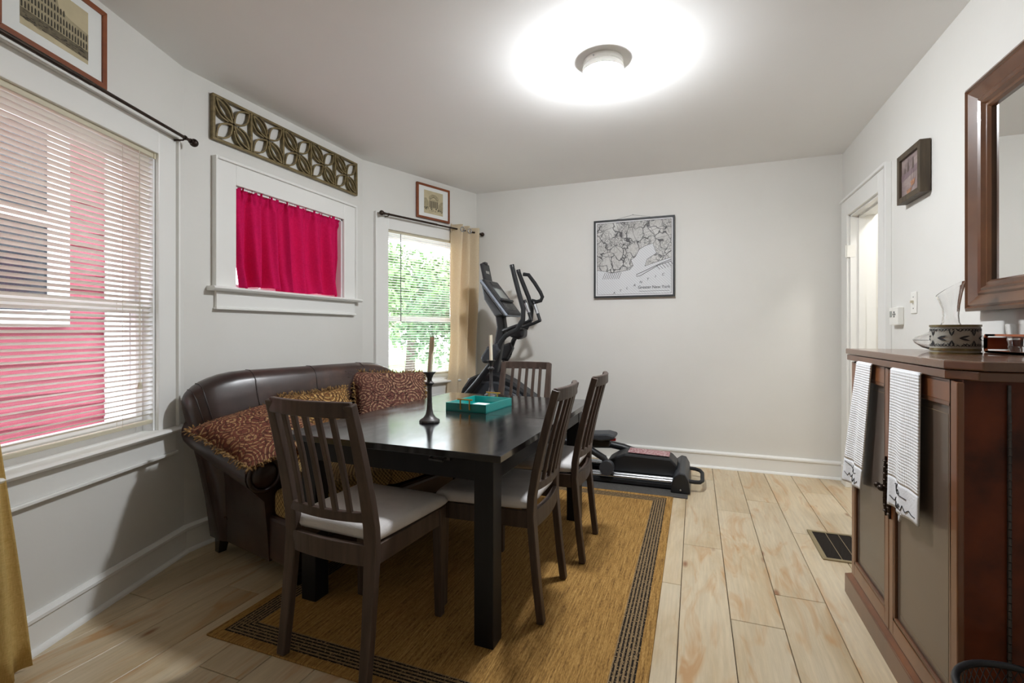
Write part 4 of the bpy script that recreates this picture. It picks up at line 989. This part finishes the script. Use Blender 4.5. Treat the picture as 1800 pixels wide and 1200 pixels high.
G().lathe([(0, .004), (r_ - .002, .004), (r_ - .001, .012), (r_ - .001, h_ - .006), (0, h_ - .006)], 40).done('drum', M['pottery'], t, smooth=40)
for z0, z1, e_, nm in ((0, .005, .002, 'foot_rim'), (.011, .019, .001, 'lower_band'), (h_ - .007, h_, .0015, 'top_rim')): G().lathe([(0, z0), (r_ + e_, z0), (r_ + e_, z1), (0, z1)], 40).done(nm, M['bronze'], t, smooth=40)
g = G(); rnd = random.Random(2)
def leaf(az, z, ang, L):
    pts = []
    for s in (0, .25, .5, .75, 1): pts.append((s, .11 * L * sin(pi * s)))
    poly_ = pts + [(s, -w_) for s, w_ in reversed(pts[1:-1])]; out = []
    for s, w_ in poly_:
        dx = cos(ang) * s * L - sin(ang) * w_; dz = sin(ang) * s * L + cos(ang) * w_; th = az + dx / r_
        out.append(((r_ + .0004) * cos(th), (r_ + .0004) * sin(th), z + dz))
    g.add(out, [tuple(range(len(out)))])
for k in range(7):
    az = k * 2 * pi / 7
    for a_ in (.28, -.28): leaf(az, .053, a_, .030)
    for a_ in (1.25, 1.9): leaf(az + .62, .060, a_, .022)
    for a_ in (-1.25, -1.9): leaf(az + .62, .046, a_, .022)
    for q in range(6):
        for zz, an in ((.024, .85), (.086, -.85), (.024, 2.3), (.086, -2.3)): leaf(az + .05 + q * .14, zz, an + rnd.uniform(-.15, .15), rnd.uniform(.010, .018))
    for q in range(4): leaf(az + .45 + q * .1, rnd.uniform(.04, .066), rnd.uniform(0, 3), .004)
g.done('leaf_print', M['ink'], t)
BX0, BY0, BY1, BH = .965, 1.84, 2.22, .066
t = thing('glass_caddy', 'low bent-wood caddy open at the front on the cabinet', 'caddy', (0, 0, CT))
def rr(y0, y1, z0, z1, r):
    out = []
    for cy, cz, a0 in ((y1 - r, z0 + r, -90), (y1 - r, z1 - r, 0), (y0 + r, z1 - r, 90), (y0 + r, z0 + r, 180)):
        for k in range(5): a = R(a0 + k * 22.5); out.append((cy + r * cos(a), cz + r * sin(a)))
    return out
oo, ii = rr(BY0, BY1, .0005, BH, .012), rr(BY0 + .007, BY1 - .007, .0075, BH - .007, .008); nn_ = len(oo)
for xa, xb, nm in ((BX0, BX0 + .008, 'front_hoop'), (1.062, 1.07, 'rear_hoop')):
    g = G(); vs = [(xa, *p) for p in oo] + [(xa, *p) for p in ii] + [(xb, *p) for p in oo] + [(xb, *p) for p in ii]; fs = []
    for k in range(nn_):
        l = (k + 1) % nn_; fs += [(k, l, nn_ + l, nn_ + k), (2 * nn_ + k, 2 * nn_ + l, 3 * nn_ + l, 3 * nn_ + k), (k, l, 2 * nn_ + l, 2 * nn_ + k), (nn_ + k, nn_ + l, 3 * nn_ + l, 3 * nn_ + k)]
    g.add(vs, fs); g.done(nm, M['tan_wood'], t, smooth=40)
G().box(BX0, 1.07, BY0 + .012, BY1 - .012, .0005, .0075).done('bottom_board', M['tan_wood'], t)
for y_ in (BY0, BY1 - .007): G().box(BX0, 1.07, y_, y_ + .007, .012, BH - .012).done('side_board', M['tan_wood'], t)
G().box(BX0, 1.07, BY1 - .07, BY1 - .010, BH - .007, BH).done('top_board', M['tan_wood'], t)
for yy, lb in ((2.095, 'clear heavy-based tumbler in the caddy beside its closed wooden end'), (1.97, 'clear heavy-based tumbler in the caddy beside the panelled side end')):
    t = thing('tumbler', lb, 'glass', (1.017, yy, CT + .0078), 0, 'tumblers in the caddy')
    G().lathe([(0, 0), (.036, 0), (.040, .012), (.046, .092), (.0435, .092), (.0375, .020), (0, .016)], 24).done('glass_body', M['glass'], t, smooth=50)
o = G().box(-.004, .004, -.045, .045, 0, .045).done('coaster_block', M['black']); o.location = (1.0755 - .0165, 1.99, CT + BH); 
tag(o, 'dark striped block standing behind the tumblers', 'box')
for k in range(4): G().box(-.0044, .0044, -.040 + k * .024, -.031 + k * .024, .0005, .0445).done('stripe', M['silver'], o)

# ------------------------------------------------------------------ mesh bin
t = thing('waste_bin', 'round black wire-mesh waste bin beside the cabinet', 'bin', (.70, 1.375, 0))
rt_, rb_, bh = .142, .115, .36
G().tube([(rt_ * cos(2 * pi * k / 40), rt_ * sin(2 * pi * k / 40), bh) for k in range(40)], .008, 8, closed=True).done('rim', M['black'], t, smooth=60)
g = G()
for k in range(56):
    for sgn in (1, -1):
        a0 = 2 * pi * k / 56; g.tube([((rb_ + (rt_ - rb_) * s) * cos(a0 + sgn * s * 1.2), (rb_ + (rt_ - rb_) * s) * sin(a0 + sgn * s * 1.2), .006 + (bh - .006) * s) for s in (0, .2, .4, .6, .8, 1)], .0011, 3)
g.done('wire_mesh', M['black'], t)['kind'] = 'stuff'
G().lathe([(0, 0), (rb_, 0), (rb_ + .002, .012), (0, .008)], 32).done('base', M['black'], t, smooth=40)

# ------------------------------------------------------------------ elliptical trainer
EY = 3.93
t = thing('elliptical_trainer', 'black elliptical exercise machine with console by the far wall', 'exercise machine', (0, EY, .0065)); Z = -.0065
def at(p, dy=0): return [(x, dy, z + Z) for x, z in p]
bl, gr = M['black'], M['black2']
def sl(name, poly_, y0, y1, mt, parent=t, bevel=.008): return G().prism([(x, z + Z) for x, z in poly_], y0, y1, 'y').done(name, mt, parent, bevel=bevel)
# base rails, stabilisers and rear cover
for y in (-.19, -.13, .13, .19): G().tube(at([(-1.75, .055), (-.14, .062)], y), .016, 12).done('rail', M['steel'], t, smooth=50)
G().box(-1.85, -.10, -.21, -.10, .008, .040).done('rail_bed', bl, t, bevel=.004); G().box(-1.85, -.10, .10, .21, .008, .040).done('rail_bed', bl, t, bevel=.004)
sl('rear_cover', [(-.66, .06), (-.655, .14), (-.585, .185), (-.517, .212), (-.175, .204), (-.128, .155), (-.13, .06)], -.095, .13, bl, bevel=.015)
G().box(-.50, -.19, -.06, .10, .2065 + Z, .2085 + Z).done('printed_label', M['pink_label'], t).rotation_euler = (0, R(1.3), 0)
sp = [(-.168, 0), (-.165, .05), (-.14, .115), (-.105, .142), (-.070, .135), (-.045, .09), (-.035, .02), (-.035, 0)]
st_ = sl('rear_stabiliser', [(x, z + .0072) for x, z in sp], -.255, .27, gr, bevel=.008)
for y0, y1 in ((-.272, -.255), (.27, .287)): G().prism(sp, y0, y1, 'y').done('end_cap', bl, st_, bevel=.006)
G().box(-.108, -.101, -.25, .265, .139, .1425).done('seam', bl, st_)
o = G().lathe([(0, 0), (.008, 0), (.006, .005), (0, .005)], 10).done('bolt', M['steel'], st_); o.location = (-.10, -.272, .025); o.rotation_euler = (R(90), 0, 0)
hl = [(-.045, -.20, .075), (-.005, -.20, .072), (.030, -.18, .068), (.048, -.12, .064), (.050, .10, .060), (.034, .17, .060), (0, .195, .062), (-.045, .20, .064)]
G().tube(hl, .014, 10).done('transport_handle', M['foam'], t, smooth=60)
# pedals with their arms
for y, dx, dz in ((-.15, 0, 0), (.17, -.30, .03)):
    q = lambda p: [(x + dx, z + dz) for x, z in p]
    pd = sl('pedal', q([(-.92, .415), (-.90, .36), (-.76, .334), (-.67, .325), (-.575, .345), (-.57, .372), (-.63, .385), (-.78, .372), (-.88, .43)]), y - .085, y + .085, gr, bevel=.012)
    sl('pedal_mount', q([(-.84, .345), (-.61, .325), (-.62, .278), (-.84, .27)]), y - .05, y + .05, bl, pd)
    G().box(-.613 + dx, -.575 + dx, y - .02, y + .012, .315 + dz, .332 + dz).done('reflector', M['redplastic'], pd)
    G().tube(at(q([(-1.50, .40), (-1.15, .33), (-.80, .262), (-.66, .185), (-.63, .128)]), y - .03), .026, 10).done('pedal_arm', bl, t, smooth=60)
    G().tube([(-.633 + dx, y - .09, .118), (-.633 + dx, y - .03, .118)], .054, 24).done('roller', gr, t, smooth=40)
G().tube(at([(-1.2, .23), (-.80, .205), (-.66, .215), (-.56, .20), (-.46, .17)], .17), .03, 10).done('link_arm', bl, t, smooth=60)
# front shroud, mast, handles, console
sl('flywheel_shroud', [(-1.99, .02), (-2.0, .45), (-1.93, .66), (-1.86, .755), (-1.76, .80), (-1.60, .80), (-1.46, .74), (-1.25, .60), (-1.05, .42), (-1.0, .20), (-1.05, .02)], -.09, .09, bl, bevel=.02)
for y0, y1 in ((-.12, -.088), (.088, .12)):
    sl('shroud_panel', [(-1.92, .10), (-1.95, .45), (-1.88, .64), (-1.74, .735), (-1.58, .735), (-1.40, .66), (-1.15, .45), (-1.10, .12)], y0, y1, gr, bevel=.02)
    o = G().lathe([(0, 0), (.17, 0), (.185, .012), (.17, .024), (0, .024)], 32).done('crank_disc', gr, t, smooth=40); o.rotation_euler = (R(90), 0, 0); o.location = (-1.50, y0 if y0 < 0 else y1 + .024, .47)
G().bar(at([(-1.70, .70), (-1.66, .80), (-1.635, .90), (-1.605, 1.075), (-1.58, 1.20), (-1.60, 1.33)]), [.085, .08, .075, .075, .08, .08], [.075] * 6, ref=(0, 1, 0)).done('mast', bl, t, bevel=.015)
for y in (-.20, .20):
    dx = 0 if y < 0 else -.03
    ar = [(-1.41, 1.69), (-1.385, 1.595), (-1.345, 1.45), (-1.315, 1.345), (-1.318, 1.26), (-1.37, 1.178), (-1.47, 1.128), (-1.51, 1.08), (-1.541, 1.009), (-1.56, .948)] if y < 0 else [(-1.50, 1.70), (-1.46, 1.60), (-1.405, 1.47), (-1.375, 1.365), (-1.385, 1.27), (-1.43, 1.19), (-1.52, 1.13), (-1.55, 1.08), (-1.575, 1.009), (-1.59, .948)]
    a_ = G().tube(at(ar, y), [.019, .020, .020, .020, .021, .021, .021, .021, .021, .021], 12, ref=(0, 1, 0)).done('handlebar', M['foam'], t, smooth=60)
    e_ = ar[0]; G().tube(at([e_, (e_[0] - .006, e_[1] + .022)], y), .0205, 12, ref=(0, 1, 0)).done('end_cap', bl, a_, smooth=50)
    lo = [ar[-1], (ar[-1][0] - .06, .865), (ar[-1][0] - .165, .733), (ar[-1][0] - .27, .62), (ar[-1][0] - .33, .54)]
    G().tube(at(lo, y), [.021, .026, .028, .028, .026], 12, ref=(0, 1, 0)).done('swing_arm', bl, t, smooth=60)
    jc = [(-1.689, .943), (-1.626, 1.04), (-1.533, 1.07), (-1.518, 1.008), (-1.57, .903), (-1.668, .895)]
    sl('joint_cover', [(x + dx, z) for x, z in jc], y - .035, y + .035, gr, bevel=.02)
G().tube(at([(-1.455, 1.68), (-1.405, 1.672), (-1.35, 1.60), (-1.295, 1.515), (-1.275, 1.47), (-1.29, 1.438), (-1.33, 1.428), (-1.375, 1.44)], .20), .017, 10, ref=(0, 1, 0)).done('loop_grip', M['foam'], t, smooth=60)
for y in (-.11, .13):
    G().tube([(-1.56, y * .3, 1.17 + Z), (-1.44, y, 1.20 + Z), (-1.33, y, 1.235 + Z), (-1.27, y, 1.262 + Z)], .014, 10).done('pulse_bar', bl, t, smooth=60)
    G().tube(at([(-1.275, 1.255), (-1.30, 1.33), (-1.335, 1.425)], y), .015, 10, ref=(0, 1, 0)).done('pulse_grip', bl, t, smooth=60); G().tube(at([(-1.297, 1.32), (-1.325, 1.40)], y), .0165, 10, ref=(0, 1, 0)).done('pulse_sensor', M['steel'], t, smooth=60)
bh_ = sl('bottle_holder', [(-1.52, 1.205), (-1.36, 1.185), (-1.365, 1.115), (-1.42, 1.095), (-1.50, 1.12)], -.06, .06, bl, bevel=.02)
# console slab: tilted box whose face looks towards the user
P0, P1 = Vector((-1.693, 0, 1.617 + Z)), Vector((-1.452, 0, 1.313 + Z)); ax_ = (P1 - P0).normalized(); nr_ = Vector((-ax_.z, 0, ax_.x)); nr_ = nr_ if nr_.x > 0 else -nr_
con = bpy.data.objects.new('console', None); COL.objects.link(con); con.parent = t; con.location = (P0 + P1) / 2
con.rotation_euler = Matrix((Vector((0, 1, 0)), -ax_, nr_)).transposed().to_euler(); CH = (P1 - P0).length / 2
G().box(-.165, .165, -CH, CH, -.05, 0).done('console_body', bl, con, bevel=.018, seg=3)
G().box(-.172, .172, -CH - .004, CH + .004, -.036, -.016).done('side_trim', M['silver'], con, bevel=.008)
G().hexa([(-.10, -CH * .6, -.14), (.10, -CH * .6, -.14), (.12, CH * .3, -.12), (-.12, CH * .3, -.12)], [(-.15, -CH + .02, -.048), (.15, -CH + .02, -.048), (.15, CH - .02, -.048), (-.15, CH - .02, -.048)]).done('console_back', bl, con, bevel=.015)
G().box(-.085, .085, -.02, .09, -.001, .004).done('lcd_screen', M['screen'], con, bevel=.002); G().box(-.10, .10, -.035, .105, -.002, .002).done('screen_bezel', gr, con, bevel=.003)
G().box(-.13, .13, -.062, -.042, -.002, .022).done('tablet_ledge', bl, con, bevel=.006); G().box(-.12, .12, -.15, -.075, -.002, .002).done('keypad', M['sand'], con, bevel=.002)
G().box(-.06, .06, .125, .165, -.002, .004).done('speaker_window', bl, con, bevel=.004)
hd = bpy.data.objects.new('tablet_holder', None); COL.objects.link(hd); hd.parent = t; hd.location = (-1.70, 0, 1.60 + Z); hd.rotation_euler = Matrix((Vector((0, 1, 0)), Vector((-.22, 0, .975)), Vector((.975, 0, .22)))).transposed().to_euler()
G().box(-.075, .075, 0, .165, -.03, 0).done('holder_plate', bl, hd, bevel=.008); G().box(-.028, .028, .155, .18, -.025, .008).done('holder_clip', bl, hd, bevel=.005)
text('SOLE', .032, M['white'], hd, (0, .085, .001), rot=(0, 0, 0)).parent = hd
text('SOLE', .025, M['white'], t, (-.35, -.0965, .12), rot=(R(90), 0, 0)) if 0 else None
